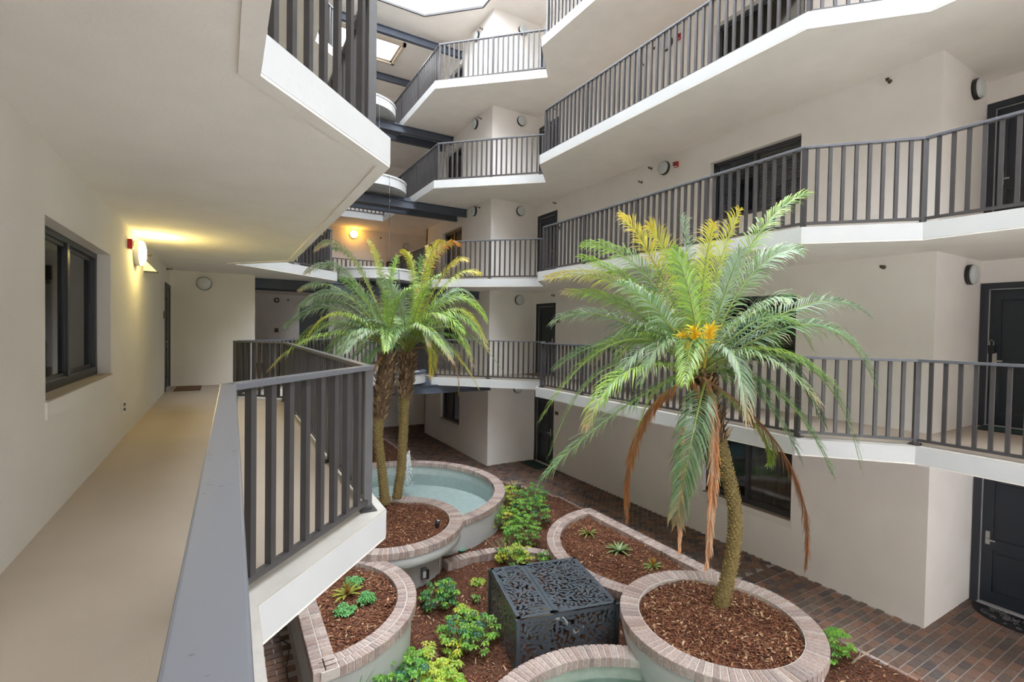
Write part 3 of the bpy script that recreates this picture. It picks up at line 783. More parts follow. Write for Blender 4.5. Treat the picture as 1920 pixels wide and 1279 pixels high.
POOL = (3.27, 10.37, 2.35); SMALL = (2.44, 8.20, 1.26); MOONL = (.83, 6.37, 1.375); MOONR = (6.48, 5.95, 1.895); PLR = (4.97, 3.61, 1.11); POOL2 = (3.04, 2.89, 1.53)
ex = [(POOL[0], POOL[1], POOL[2]-.03), (SMALL[0], SMALL[1], .93), (PLR[0], PLR[1], .88), (POOL2[0], POOL2[1], POOL2[2]-.03)]
gd = thing('garden_bed', (4.5, 6.5, GZ), 'wide bark mulch bed between the planters', None); gd['kind'] = 'structure'
mulch([(.84, 1.2), (7.11, 1.2), (7.11, 9.7), (6.5, 11.3), (5.08, 13.2), (5.08, 17.9), (2.4, 17.9), (2.4, 13.2), (.84, 11)], GZ+.02, 700, gd, exclude=ex, pale=.03)


# ------------------------------------------------------------------ planters and pools
def ring_bricks(parent, cx, cy, ro_, wid, zt, a0, a1, rows=1, skip=None, pitch=.078, h=.105):
    bwid = (wid-.012*(rows-1))/rows
    for rj in range(rows):
        r1 = ro_-rj*(bwid+.012); r0 = r1-bwid; nb = max(3, round(abs(R(a1-a0))*r1/pitch)); g = .013/r1
        mb = MB(); da = abs(R(a1-a0))/nb/2-g/2; rm = (r0+r1)/2; ch = .005
        pr = []
        for zz, e in ((-h, 0), (-ch, 0), (0, ch)):
            for rr, ss in ((r0+e, -1), (r1-e, -1), (r1-e, 1), (r0+e, 1)):
                an = (da-e/r1)*ss; pr.append((rr*math.cos(an)-rm, rr*math.sin(an), zz))
        mb.add(pr, [(0, 1, 5, 4), (1, 2, 6, 5), (2, 3, 7, 6), (3, 0, 4, 7), (4, 5, 9, 8), (5, 6, 10, 9), (6, 7, 11, 10), (7, 4, 8, 11), (8, 9, 10, 11)])
        me = mb.mesh('brick', M['rim'])
        for i in range(nb):
            an = R(a0+(a1-a0)*(i+.5)/nb); x, y = cx+rm*math.cos(an), cy+rm*math.sin(an)
            if skip and skip(x, y): continue
            inst('brick', me, parent, (x, y, zt+(rng.random()-.5)*.004), (0, 0, an))


def straight_bricks(parent, x0, x1, y0, y1, zt, rows=2, pitch=.078, h=.105, skip=None):
    w = (x1-x0-.01*(rows-1))/rows; n = round((y1-y0)/pitch); me = brick_mesh(w, (y1-y0)/n-.013, h, M['rim'])
    for rj in range(rows):
        for i in range(n):
            x, y = x0+w/2+rj*(w+.01), y0+(i+.5)*(y1-y0)/n
            if skip and skip(x, y): continue
            inst('brick', me, parent, (x, y, zt+(rng.random()-.5)*.004))


def inC(c, e=0): return lambda x, y: (x-c[0])**2+(y-c[1])**2 < (c[2]+e)**2


# near right round planter
t = thing('round_planter', (PLR[0], PLR[1], GZ), 'round brick rimmed planter holding the single large palm', 'planter')
zr = -1.95; c = (PLR[0], PLR[1], 0); r = PLR[2]
MB().lathe(c, [(r-.225, zr-.1), (r-.225, zr-.008), (r-.01, zr-.008), (r-.01, zr-.1)], 64).build('mortar', M['mortar'], t)
MB().lathe(c, [(r-.22, zr-.3), (r-.22, zr-.1), (r-.035, zr-.1), (r-.035, zr-.22), (r-.10, zr-.5), (r-.22, GZ-.02)], 64).build('body', M['fascia'], t, True)
ring_bricks(t, PLR[0], PLR[1], r, .215, zr, 0, 360)
mulch(circ(PLR[0], PLR[1], r-.215), zr-.06, 2600, t, mound=.03, centre=PLR, rad=r-.2, pale=.04)
# small round planter with the twin palms
t = thing('round_planter', (SMALL[0], SMALL[1], GZ), 'round pedestal planter overlapping the pool, with two palms', 'planter')
zr2 = -1.95; c = (SMALL[0], SMALL[1], 0); r = SMALL[2]
MB().lathe(c, [(r-.225, zr2-.1), (r-.225, zr2-.008), (r-.01, zr2-.008), (r-.01, zr2-.1)], 64).build('mortar', M['mortar'], t)
MB().lathe(c, [(r-.22, zr2-.3), (r-.22, zr2-.1), (r-.03, zr2-.1), (r-.03, zr2-.27), (r-.10, zr2-.31), (.92, zr2-.34), (.92, GZ-.02)], 64).build('body', M['fascia'], t, True)
ring_bricks(t, SMALL[0], SMALL[1], r, .215, zr2, 0, 360)
mulch(circ(SMALL[0], SMALL[1], r-.215), zr2-.06, 1900, t, mound=.05, centre=SMALL, rad=r-.2, pale=.02)


# half-moon planters
def moon(cx, cy, r, side, zt, label, wall_h, skip=None, dens=1900):
    """side +1: the arc bulges to +x, straight edge at cx"""
    t = thing('half_moon_planter', (cx, cy, GZ), label, 'planter'); a0, a1 = (-90, 90) if side > 0 else (90, 270); wd = .236; n = 40
    def ok(x, y): return (x-cx)*side > wd or True
    ring_bricks(t, cx, cy, r, wd, zt, a0+1, a1-1, 2, lambda x, y: (x-cx)*side < wd-.06 or bool(skip and skip(x, y)))
    xa, xb = (cx-.07, cx-.07+wd) if side > 0 else (cx+.07-wd, cx+.07)
    straight_bricks(t, min(xa, xb), max(xa, xb), cy-r+.02, cy+r-.02, zt, 2, skip=skip)
    arc = [(cx+r*.993*math.cos(R(a0+(a1-a0)*i/n)), cy+r*.993*math.sin(R(a0+(a1-a0)*i/n))) for i in range(n+1)]
    arc_i = [(cx+(r-wd)*math.cos(R(a0+(a1-a0)*i/n)), cy+(r-wd)*math.sin(R(a0+(a1-a0)*i/n))) for i in range(n+1)]
    ins = side*(wd-.07)
    arc_i = [(x if (x-cx)*side > ins*side else cx+ins, y) for x, y in arc_i]
    arc_i = [p for p in arc_i if (p[0]-cx)*side >= abs(ins)-1e-6]
    ax = [(x-side*.0, y) for x, y in arc]; bx = cx-side*.06
    outer = ax+[(bx, ax[-1][1]), (bx, ax[0][1])]
    if not (skip and wall_h is None):
        mb = MB(); k = len(outer)
        def shr(p, e): v = Vector((p[0]-cx-side*.5, p[1]-cy)); v2 = v*(1-e/v.length); return (cx+side*.5+v2.x, cy+v2.y)
        lo = [shr(p, .04) for p in outer]; lo2 = [shr(p, .07) for p in outer]
        mb.add([(x, y, zt-.1) for x, y in lo]+[(x, y, GZ-.02) for x, y in lo2], [(i, (i+1) % k, k+(i+1) % k, k+i) for i in range(k)])
        mb.build('body', M['fascia'], t)
    # mortar bed under the bricks
    mb = MB(); m1 = [(cx+(r-.006)*math.cos(R(a0+(a1-a0)*i/n)), cy+(r-.006)*math.sin(R(a0+(a1-a0)*i/n)), zt-.008) for i in range(n+1)]
    m0 = [(cx+(r-wd)*math.cos(R(a0+(a1-a0)*i/n)), cy+(r-wd)*math.sin(R(a0+(a1-a0)*i/n)), zt-.008) for i in range(n+1)]
    mb.add(m1+m0, [(i, i+1, n+2+i, n+1+i) for i in range(n)])
    mb.add([(x, y, zt-.1) for x, y, z in m1]+m1, [(i, i+1, n+2+i, n+1+i) for i in range(n)])
    mb.add([(x, y, zt-.13) for x, y, z in m0]+m0, [(i, i+1, n+2+i, n+1+i) for i in range(n)])
    mb.box(min(xa, xb)+.006, max(xa, xb)-.004, cy-r+.03, cy+r-.03, zt-.12, zt-.008)
    mb.build('mortar', M['mortar'], t)
    mulch(arc_i, zt-.08, dens, t, mound=.02, centre=(cx+side*.6, cy), rad=r, pale=.02)
    return t


moon(MOONL[0], MOONL[1], MOONL[2], 1, -2.05, 'half moon planter below our walkway', .6)
moon(MOONR[0], MOONR[1], MOONR[2], -1, -2.3, 'long half moon planter beside the far walk', .5, skip=inC(PLR, -.02))

# fountain pool
def pool(P, zt, zw, zb, label, plaster, skip, wsec, parts=None, a0=0, a1=360):
    t = thing('fountain_pool', (P[0], P[1], GZ), label, 'pool'); c = (P[0], P[1], 0); r = P[2]
    MB().lathe(c, [(r-.03, zt-.1), (r-.03, GZ-.02)], 72).build('outer_wall', M['fascia'], t, True)
    MB().lathe(c, [(r-.05, zt-.1), (r-.01, zt-.1), (r-.01, zt-.01), (r-.228, zt-.01), (r-.228, zt-.1), (r-.20, zt-.1)], 72).build('mortar', M['mortar'], t)
    mb = MB(); mb.lathe(c, [(r-.205, zt-.1), (r-.205, zb), (0, zb)], 72); mb.build('basin', M[plaster], t, False)
    ring_bricks(t, P[0], P[1], r, .235, zt, 0, 360, 1, skip)
    mb = MB(); n = 72; mb.add([(P[0]+(r-.206)*math.cos(2*math.pi*i/n), P[1]+(r-.206)*math.sin(2*math.pi*i/n), zw) for i in range(n)], [tuple(range(n))]); mb.build('water', M['water'], t)
    return t


t = pool(POOL, -2.15, -2.46, -2.745, 'large round fountain pool with pale aqua basin', 'poolplaster', inC(SMALL, -.02), 72)
for (px_, py_) in ((892, 1008),):
    p = gp(px_, py_, GZ); MB().tube([(p.x, p.y, GZ), (p.x, p.y, -2.28)], .02, 8).build('downpipe', M['white'], t)
pool(POOL2, -2.25, -2.5, -2.745, 'nearer round pool with green tinted basin', 'poolplaster2', inC(PLR, -.02), 72)

# low brick curb across the bed
t = thing('low_brick_curb', (4.2, 7.6, GZ), 'low curved brick curb crossing the mulch bed', 'curb')
cp = [Vector(p) for p in ((3.28, 7.62), (3.68, 7.66), (4.2, 7.62), (4.7, 7.38), (5.05, 6.98))]
fine = []
for i in range(4):
    for j in range(6): fine.append(cp[i].lerp(cp[i+1], j/6))
CM = brick_mesh(.067, .2, .14, M['rim']); acc = 0
L = [0]
for a, b in zip(fine[:-1], fine[1:]): L.append(L[-1]+(b-a).length)
s_ = 0
while s_ < L[-1]:
    i = max(j for j in range(len(L)) if L[j] <= s_); i = min(i, len(fine)-2); tt = (s_-L[i])/max(1e-6, L[i+1]-L[i]); p = fine[i].lerp(fine[i+1], tt); d = fine[i+1]-fine[i]
    inst('brick', CM, t, (p.x, p.y, GZ+.16), (0, 0, math.atan2(d.y, d.x))); s_ += .078
mb = MB()
for a, b in zip(fine[:-1], fine[1:]): mb.bar((*a, GZ+.07), (*b, GZ+.07), .18, .16, .01)
mb.build('mortar', M['mortar'], t)


# ------------------------------------------------------------------ falling water
def stream(pts, rad, label, name='water_stream'):
    P = []; Rr = []
    for i in range(len(pts)-1):
        a, b = Vector(pts[i]), Vector(pts[i+1]); n = max(2, int((b-a).length/.05))
        for j in range(n):
            tt = j/n; P.append(a.lerp(b, tt)+Vector((rng.normal(), rng.normal(), 0))*.004); Rr.append(rad*(.6+.8*rng.random()))
    o = MB().tube(P, Rr, 5).build(name, M['fallw'], None, True); return tag(o, label, 'water stream')


for k in (3, 2, 1):
    y0 = UG[k]+.2-1.08; stream([(4.0, y0+.12, k*S+.2), (4.0, y0-.05, k*S+.16), (4.0, y0-.12, k*S-.3), (4.0, y0-.16, (k-1)*S+.2)], .012, 'thin water stream falling from the bowl '+LAB[k])
y0 = UG[0]+.2-1.08
stream([(3.71, y0+.12, .22), (3.71, y0-.04, .17), (3.73, y0-.10, -.4), (3.76, y0-.2, -1.4), (3.85, y0-.25, -2.5)], .014, 'thin water stream falling into the large pool')
t = thing('fountain_jet', (3.86, 11.5, -2.5), 'bubbling white water jet rising in the large pool', 'fountain jet')
mb = MB(); fm, nt, b_ = new_mat('white_water'); b_.inputs['Base Color'].default_value = (.88, .92, .93, 1); b_.inputs['Roughness'].default_value = .35
for i in range(420):
    h = rng.random()**.8; s2 = .02+.10*(1-h)*1.3*rng.random()+.03; a = rng.random()*6.28; rr = .006+.012*rng.random()
    p = Vector((3.86+s2*math.cos(a), 11.5+s2*math.sin(a), -2.5+h*.85)); v = [p+Vector(d)*rr for d in ((1, 0, 0), (-.5, .87, 0), (-.5, -.87, 0), (0, 0, 2.2), (0, 0, -1.6))]
    mb.add(v, [(0, 1, 3), (1, 2, 3), (2, 0, 3), (1, 0, 4), (2, 1, 4), (0, 2, 4)])
o = mb.build('droplets', fm, t, True); o['kind'] = 'stuff'
MB().tube([(3.86, 11.5, -2.5), (3.86, 11.5, -2.1), (3.87, 11.5, -1.72)], [.05, .035, .02], 7).build('water_core', fm, t, True)

# ------------------------------------------------------------------ laser-cut steel box
BX = [Vector((2.985, 4.835)), Vector((4.275, 4.54)), Vector((4.52, 5.76)), Vector((3.28, 6.07))]   # near-left, near-right, far-right, far-left
BH = .70; bz0, bz1 = GZ+.01, GZ+BH
t = thing('steel_cage_box', (3.85, 5.4, GZ), 'dark steel box cut with leaf patterns, covering the pump', 'pump cover')


def leafpoly(L, W, n=5):
    up_ = [(L*i/n, W*math.sin(math.pi*(i/n)**.85)) for i in range(1, n)]
    return [(0, 0)]+up_+[(L, 0)]+[(x, -y) for x, y in reversed(up_)]


def cut_panel(o3, ux, uy, W, H, name, border=.045, split=None, dens=1.0):
    """sheet of leaves and curling stems within a frame, in the plane (ux, uy)"""
    nz = ux.cross(uy).normalized(); th = .004
    mb = MB()
    def put(poly, off=0):
        k = len(poly); vs = [o3+ux*a+uy*b+nz*(off+th/2) for a, b in poly]+[o3+ux*a+uy*b+nz*(off-th/2) for a, b in poly]
        mb.add(vs, [tuple(range(k)), tuple(range(k, 2*k))[::-1]]+[(i, (i+1) % k, k+(i+1) % k, k+i)[::-1] for i in range(k)])
    def clipp(a, b): return (min(max(a, border*.5), W-border*.5), min(max(b, border*.5), H-border*.5))
    for a, b, c, d in ((0, W, 0, border), (0, W, H-border, H), (0, border, 0, H), (W-border, W, 0, H)): put([(a, c), (b, c), (b, d), (a, d)])
    if split: put([(split-.03, 0), (split+.03, 0), (split+.03, H), (split-.03, H)])
    ph = rng.random()*6; pts = []; md = .050/math.sqrt(dens)
    for _ in range(int(W*H*9000)):
        x, y = rng.random()*W, rng.random()*H
        if all((x-p)**2+(y-q_)**2 > md*md for p, q_ in pts): pts.append((x, y))
    for i, (x, y) in enumerate(pts):
        an = 2.4*math.sin(3.1*x+ph)+2.1*math.cos(3.7*y+ph*.7)+(.7 if i % 2 else -.7); L = (.075+.045*rng.random())/math.sqrt(dens); ca, sa = math.cos(an), math.sin(an)
        put([clipp(x+(p-L/2)*ca-q_*sa, y+(p-L/2)*sa+q_*ca) for p, q_ in leafpoly(L, L*.20)], rng.normal()*.0004)
    for _ in range(int(14*W*H)+4):
        x, y = rng.random()*W, rng.random()*H; a = rng.random()*6.28; cu = rng.normal()*1.3; st = .05; P = []
        for i in range(12):
            P.append((x, y)); x += st*math.cos(a); y += st*math.sin(a); a += cu*st*2
            if not (0 < x < W and 0 < y < H): break
        for i in range(len(P)-1):
            (x0, y0), (x1, y1) = P[i], P[i+1]; d = math.hypot(x1-x0, y1-y0) or 1; wx, wy = -(y1-y0)/d*.006, (x1-x0)/d*.006
            put([clipp(x0+wx, y0+wy), clipp(x0-wx, y0-wy), clipp(x1-wx, y1-wy), clipp(x1+wx, y1+wy)])
    return mb.build(name, M['boxmetal'], t)


z3 = Vector((0, 0, 1))
for i in range(4):
    a, b = BX[i], BX[(i+1) % 4]; W = (b-a).length; u3 = Vector(((b-a).x/W, (b-a).y/W, 0))
    cut_panel(Vector((a.x, a.y, bz0)), u3, z3, W, BH-.03, 'side_panel', dens=1.0)
    MB().bar((a.x, a.y, bz0), (a.x, a.y, bz1-.01), .045, .045).build('corner_post', M['boxmetal'], t)
W = (BX[1]-BX[0]).length; H = (BX[3]-BX[0]).length
u3 = Vector((*(BX[1]-BX[0]), 0)).normalized(); v3 = Vector((*(BX[3]-BX[0]), 0)).normalized()
cut_panel(Vector((*BX[0], bz1)), u3, v3, W*.36, H, 'lid_panel', .05, dens=1.1); cut_panel(Vector((*BX[0], bz1))+u3*(W*.365), u3, v3, W*.635, H, 'lid_panel', .05, dens=1.1)
t = thing('pool_pump', (3.8, 5.4, GZ), 'tan filter tank and grey pump inside the steel box', 'pump')
MB().lathe((3.6, 5.25, GZ), [(0, 0), (.17, 0), (.17, .36), (.12, .44), (0, .47)], 20).build('tank', M['tank'], t, True)
MB().lathe((4.05, 5.35, GZ+.2), [(0, -.18), (.11, -.18), (.11, .16), (.07, .2), (0, .2)], 18, (1, .3, 0)).build('motor', M['motor'], t, True)
MB().tube([(3.6, 5.25, GZ+.3), (3.85, 5.1, GZ+.32), (4.0, 5.0, GZ+.1), (4.2, 5.1, GZ+.1)], .03, 10).build('pipe', M['white'], t, True)
MB().box(3.9, 4.2, 5.25, 5.45, GZ+.001, GZ+.08).build('foot', M['black'], t)


# ------------------------------------------------------------------ plants
def lerp3(a, b, t): return tuple(a[i]*(1-t)+b[i]*t for i in range(3))


G1 = (.10, .215, .07); G2 = (.175, .33, .10); G3 = (.24, .37, .22); YG = (.34, .50, .07); YE = (.62, .46, .05); TN = (.50, .34, .20); OR = (.62, .22, .045); DG = (.05, .14, .06); SIL = (.40, .50, .38); LIME = (.38, .58, .06)


def frond(parent, base, mid, tip, lmax=.33, cols=(G1, G2), tipc=None, twist=None, droop=.55, n=56, dead=False, width=.0085, gap=0.0):
    b, m_, e = Vector(base), Vector(mid), Vector(tip)
    c = m_*2-(b+e)/2                                   # control so that the curve passes the mid point at t = .5
    def pt(t): return b*(1-t)**2+c*2*t*(1-t)+e*t*t
    def tg(t): return ((c-b)*(1-t)+(e-c)*t).normalized()
    mb = MB(); N = 16
    pc = [lerp3((.36, .40, .10), (.30, .44, .12), i/N) if not dead else lerp3((.42, .26, .12), OR, i/N) for i in range(N+1)]
    mb.tube([pt(i/N) for i in range(N+1)], [.013*(1-i/N)+.0025 for i in range(N+1)], 4, cols=pc)
    ch = (e-b); S0 = ch.cross(_z)
    if S0.length < .45*ch.length: S0 = Vector((.8616, -.5075, 0))*ch.length
    S0.normalize()
    if twist is None: twist = rng.normal()*25
    for sd in (-1, 1):
        for i in range(n):
            t = .14+.86*(i+rng.random()*.5)/n
            if rng.random() < gap: continue
            T_ = tg(t); s_ = (S0-T_*S0.dot(T_)).normalized(); s_ = Matrix.Rotation(R(twist), 3, T_) @ s_
            nn = T_.cross(s_)
            if nn.z < 0: nn = -nn
            L = lmax*(.32+.68*math.sin(math.pi*min(1, (.10+.86*t)))**.65)*(.85+.3*rng.random())
            if t > .93: L *= .75
            if dead: dr = (T_*1.5+s_*sd*(.30+.3*rng.random())-_z*.6+nn*rng.normal()*.22)
            else: dr = (s_*sd*(1.0-.45*t)+T_*(.62+.55*t)+nn*(.28+rng.normal()*.10))
            dr.normalize(); p0 = pt(t); d2 = (dr-_z*droop*(.7+.6*rng.random())).normalized(); d3 = (d2-_z*droop*1.1).normalized()
            wd = T_.cross(dr); wd = (dr.cross(nn)).normalized()*width*(.8+.4*rng.random())
            p1 = p0+dr*L*.38; p2 = p1+d2*L*.36; p3 = p2+(d3+Vector((rng.normal(), rng.normal(), rng.normal()))*.10)*L*.30
            cc = lerp3(cols[0], cols[1], rng.random()); j = .75+.55*rng.random(); cc = tuple(v*j for v in cc)
            ct = cc
            if tipc:
                ts = .80 if tipc == TN else .35; q = max(0, (t-ts)/(1-ts))*(.6+.6*rng.random()); ct = lerp3(cc, tipc, min(1, q+.25)); cc = lerp3(cc, tipc, min(1, q*.9))
            elif rng.random() < .35: ct = lerp3(cc, TN, .7)
            n0 = len(mb.v)
            mb.v += [tuple(p0-wd*.4), tuple(p0+wd*.4), tuple(p1-wd), tuple(p1+wd), tuple(p2-wd*.8), tuple(p2+wd*.8), tuple(p3)]
            mb.c += [cc]*4+[lerp3(cc, ct, .5)]*2+[ct]
            mb.f += [(n0, n0+1, n0+3, n0+2), (n0+2, n0+3, n0+5, n0+4), (n0+4, n0+5, n0+6)]; mb.mi += [0]*3
    return mb.build('dead_frond' if dead else 'frond', M['leaf'], parent, False, True)


def trunk(parent, pts, rads, zscar0, boots=None, rows=70, around=11):
    """curved palm stem with spiralling leaf scars; boots: brown fibrous section from t0 to 1"""
    P = [Vector(p) for p in pts]
    def cr(t):
        m = len(P)-1; x = min(max(t, 0), .9999)*m; i = int(x); u = x-i
        p0, p1, p2, p3 = P[max(i-1, 0)], P[i], P[i+1], P[min(i+2, m)]
        return ((p1*2)+(p2-p0)*u+(p0*2-p1*5+p2*4-p3)*u*u+(p1*3-p0-p2*3+p3)*u**3)*.5
    def rd(t): x = t*(len(rads)-1); i = min(int(x), len(rads)-2); return rads[i]*(1-(x-i))+rads[i+1]*(x-i)
    N = 40; mb = MB(); oc, oc2 = (.22, .165, .06), (.13, .08, .045)
    mb.tube([cr(i/N) for i in range(N+1)], [rd(i/N) for i in range(N+1)], 14, cols=[oc if not boots or i/N < boots else oc2 for i in range(N+1)])
    mb.build('trunk', M['bark'], parent, True, True)
    mb = MB()
    for i in range(rows):
        t = (i+.5)/rows
        if boots and t > boots: break
        c = cr(t); T_ = (cr(min(1, t+.01))-cr(max(0, t-.01))).normalized(); a = T_.orthogonal().normalized(); b = T_.cross(a); r = rd(t)
        for j in range(around):
            an = 2*math.pi*(j+(i % 2)*.5)/around+i*.06; o_ = a*math.cos(an)+b*math.sin(an); s_ = T_.cross(o_); w = math.pi*r/around*.92; hh = .028
            p = c+o_*(r-.004); cc = lerp3((.44, .35, .13), (.22, .155, .065), rng.random()); an += rng.normal()*.06; p = p+T_*rng.normal()*.006
            mb.add([p-s_*w*.85, p+T_*hh*.1+o_*.018, p+s_*w*.85, p-T_*hh*.3, p+T_*hh*.9+o_*.024], [(0, 3, 1), (3, 2, 1), (0, 1, 4), (1, 2, 4)], cc)
    o = mb.build('leaf_scars', M['bark'], parent, False, True); o['kind'] = 'stuff'
    if boots:
        mb = MB()
        for i in range(330):
            t = boots-.02+(1-boots+.02)*rng.random(); c = cr(t); T_ = (cr(min(1, t+.01))-cr(max(0, t-.01))).normalized(); a = T_.orthogonal().normalized(); b = T_.cross(a); r = rd(t)
            an = rng.random()*6.28; o_ = a*math.cos(an)+b*math.sin(an); s_ = T_.cross(o_); L = .06+.10*rng.random(); w = .010+.014*rng.random()
            p = c+o_*(r-.005); q_ = p+(T_*.85+o_*(.25+.65*rng.random()))*L; cc = lerp3((.17, .10, .055), (.55, .40, .24), rng.random()**1.6)
            mb.add([p-s_*w, p+s_*w, q_-s_*w*.6, q_+s_*w*.6, p+o_*.014+T_*L*.4], [(0, 1, 4), (0, 4, 2), (4, 1, 3), (2, 4, 3)], cc)
        for i in range(110):
            t = boots+(1-boots)*rng.random(); c = cr(t); r = rd(t); an = rng.random()*6.28; o_ = Vector((math.cos(an), math.sin(an), 0)); p = c+o_*r
            mb.tube([p, p+o_*.05*rng.random()+Vector((rng.normal()*.02, rng.normal()*.02, -.04)), p+o_*.04+Vector((rng.normal()*.03, rng.normal()*.03, -.10-.08*rng.random()))], .0022, 3, False, [(.30, .20, .11)]*3)
        o = mb.build('fibres', M['bark'], parent, False, True); o['kind'] = 'stuff'
    return cr


# single large palm at the right
D0 = 5.95
pr = thing('date_palm', (5.26, 3.78, -2.0), 'large single palm with curved scaly trunk in the nearer round planter', 'palm tree')
trunk(pr, [at(1350, 1140, D0-.02), at(1372, 1050, D0-.02), at(1378, 960, D0-.02), at(1362, 880, D0), at(1345, 820, D0), at(1330, 760, D0), at(1318, 705, D0)],
      [.088, .077, .073, .075, .085, .10, .115], 0, .66, 88, 12)
# (mid px, mid py, depth off, tip px, tip py, depth off, colours, tip colour, leaflet length, twist)
FR = [
    (1402, 470, .1, 1512, 362, .1, (G2, YG), None, .30, 30), (1405, 520, -.1, 1502, 470, -.2, (G2, SIL), None, .30, 30),
    (1500, 575, .25, 1628, 590, .3, (G1, SIL), None, .36, 20), (1520, 610, -.3, 1642, 728, -.5, (G1, G3), None, .40, 25),
    (1500, 680, -.6, 1614, 880, -.9, (G1, G2), None, .38, 10), (1450, 730, -.5, 1560, 890, -.8, (DG, G2), None, .36, 10),
    (1440, 650, .3, 1545, 800, .3, (DG, G1), None, .34, 0), (1405, 720, -.4, 1500, 860, -.6, (G1, G3), None, .32, 0),
    (1235, 510, .1, 1165, 402, .2, (LIME, YE), YE, .30, 30), (1292, 520, .35, 1278, 408, .4, (SIL, G3), None, .26, 40),
    (1268, 520, -.05, 1215, 425, -.1, (YG, G2), YE, .28, 30), (1340, 530, .1, 1388, 392, .15, (LIME, YG), YE, .30, 30),
    (1318, 530, -.1, 1338, 420, -.15, (LIME, YG), YE, .26, 20), (1355, 560, -.3, 1390, 470, -.5, (G3, SIL), None, .30, 40),
    (1215, 520, -.2, 1095, 458, -.3, (G2, SIL), YG, .30, 25), (1215, 560, .2, 1088, 480, .3, (G2, LIME), None, .28, 20),
    (1180, 545, .0, 1025, 520, .0, (YG, SIL), YE, .27, 25), (1185, 580, .15, 1058, 548, .3, (G2, YG), TN, .26, 20),
    (1160, 600, -.15, 1035, 605, -.2, (G1, SIL), None, .30, 25), (1170, 640, .2, 1040, 690, .3, (G1, G3), None, .32, 20),
    (1165, 640, -.4, 1012, 790, -.5, (G1, LIME), None, .34, 15), (1140, 690, -.1, 1030, 855, -.2, (G1, G2), None, .34, 10),
    (1175, 760, -.6, 1018, 895, -.9, (G2, G3), None, .38, 10), (1190, 690, -.7, 1100, 800, -1.1, (G2, LIME), TN, .34, 10),
    (1225, 740, .3, 1190, 870, .4, (LIME, YG), None, .24, 0), (1300, 810, -.75, 1268, 985, -.85, (G1, G3), TN, .36, 0),
    (1370, 660, -.6, 1400, 790, -.9, (G3, SIL), TN, .30, 0), (1255, 640, -.5, 1200, 720, -.9, (G2, SIL), None, .28, 10),
    (1295, 560, -.4, 1262, 470, -.7, (G2, LIME), None, .28, 30), (1380, 610, .5, 1470, 560, .9, (DG, G1), None, .30, 10),
    (1300, 600, .6, 1290, 500, 1.1, (DG, G2), None, .28, 20), (1240, 620, .6, 1150, 560, 1.1, (DG, G1), None, .28, 10),
    (1240, 590, -.55, 1160, 530, -1.0, (G2, SIL), None, .30, 20), (1400, 590, -.5, 1480, 560, -.9, (G2, SIL), None, .32, 30),
    (1325, 790, .35, 1345, 900, .45, (DG, G1), None, .28, 0), (1420, 800, .3, 1440, 870, .5, (LIME, G2), None, .22, 0),
]
for mx_, my_, dm, tx, ty, dt, cs, tc_, lm, tw in FR:
    bs = at(1312+rng.normal()*7, 700+rng.normal()*7, D0+dm*.12)
    frond(pr, bs, at(mx_, my_, D0+dm), at(tx, ty, D0+dt), lm, cs, tc_, tw+rng.normal()*8)
for m_, e_, lm in (((1205, 790), (1176, 975), .20), ((1338, 800), (1325, 1058), .24), ((1475, 860), (1510, 1060), .24), ((1278, 880), (1274, 1030), .12)):
    frond(pr, at(1312, 705, D0-.1) if m_[0] != 1278 else at(1282, 800, D0-.7), at(*m_, D0-.35) if m_[0] != 1278 else at(*m_, D0-.8), at(*e_, D0-.4) if m_[0] != 1278 else at(*e_, D0-.82), lm*1.35, (OR, TN), None, 0, .6, 110, True, .009)
for (a, b, sp) in (((1300, 690), (1280, 632), .17), ((1310, 690), (1302, 620), .15), ((1320, 690), (1332, 616), .17), ((1312, 690), (1318, 640), .13)):
    mb = MB(); p0 = at(*a, D0-.2); p1 = at(*b, D0-.45); mb.tube([p0, p0.lerp(p1, .5), p1], [.014, .011, .008], 6, cols=[(.55, .42, .05)]*3)
    ax = (p1-p0).normalized()
    for i in range(120):
        q0 = p0.lerp(p1, .55+.45*rng.random()); d = (ax+Vector((rng.normal(), rng.normal(), rng.normal()*.5))*.6).normalized(); L = sp*(.5+.5*rng.random())
        mb.tube([q0, q0+d*L*.6, q0+(d-_z*.15)*L], [.004, .0035, .003], 3, False, [(.85, .60, .04), (1.0, .74, .05), (1.0, .78, .08)])
    mb.build('flower_cluster', M['petiole'], pr, False, True)
for i in range(26):                                     # cut leaf bases round the crown
    an = i*2.4; p = at(1314, 735, D0)+Vector((math.cos(an)*.10, math.sin(an)*.10, .05*rng.normal())); d = Vector((math.cos(an)*.5, math.sin(an)*.5, .9)).normalized()
    mb = MB(); mb.bar(p, p+d*(.14+.1*rng.random()), .035, .014); mb.col = (.40, .20, .09); mb.c = [lerp3((.42, .20, .09), (.5, .32, .16), rng.random())]*len(mb.c)
    mb.build('leaf_base', M['bark'], pr, False, True)

def fillers(p_, c, n, r0, lm, seed):
    for i in range(n):
        an = i*2.39996+seed; el = .25+.75*((i*7) % n)/n
        mp = c+Vector((math.cos(an)*r0*.5, math.sin(an)*r0*.5, .50*r0*el)); tp = c+Vector((math.cos(an)*r0*(1.05-.25*el), math.sin(an)*r0*(1.05-.25*el), r0*(.55*el-.30)))
        cs = [(G1, G2), (G2, SIL), (G2, LIME), (G3, SIL), (DG, G1), (YG, G3)][i % 6]
        frond(p_, c+Vector((rng.normal()*.03, rng.normal()*.03, 0)), mp, tp, lm, cs, [None, TN, None, None, YG, None][i % 6], rng.normal()*12, n=46)


fillers(pr, at(1312, 695, D0), 12, 1.5, .30, .4)
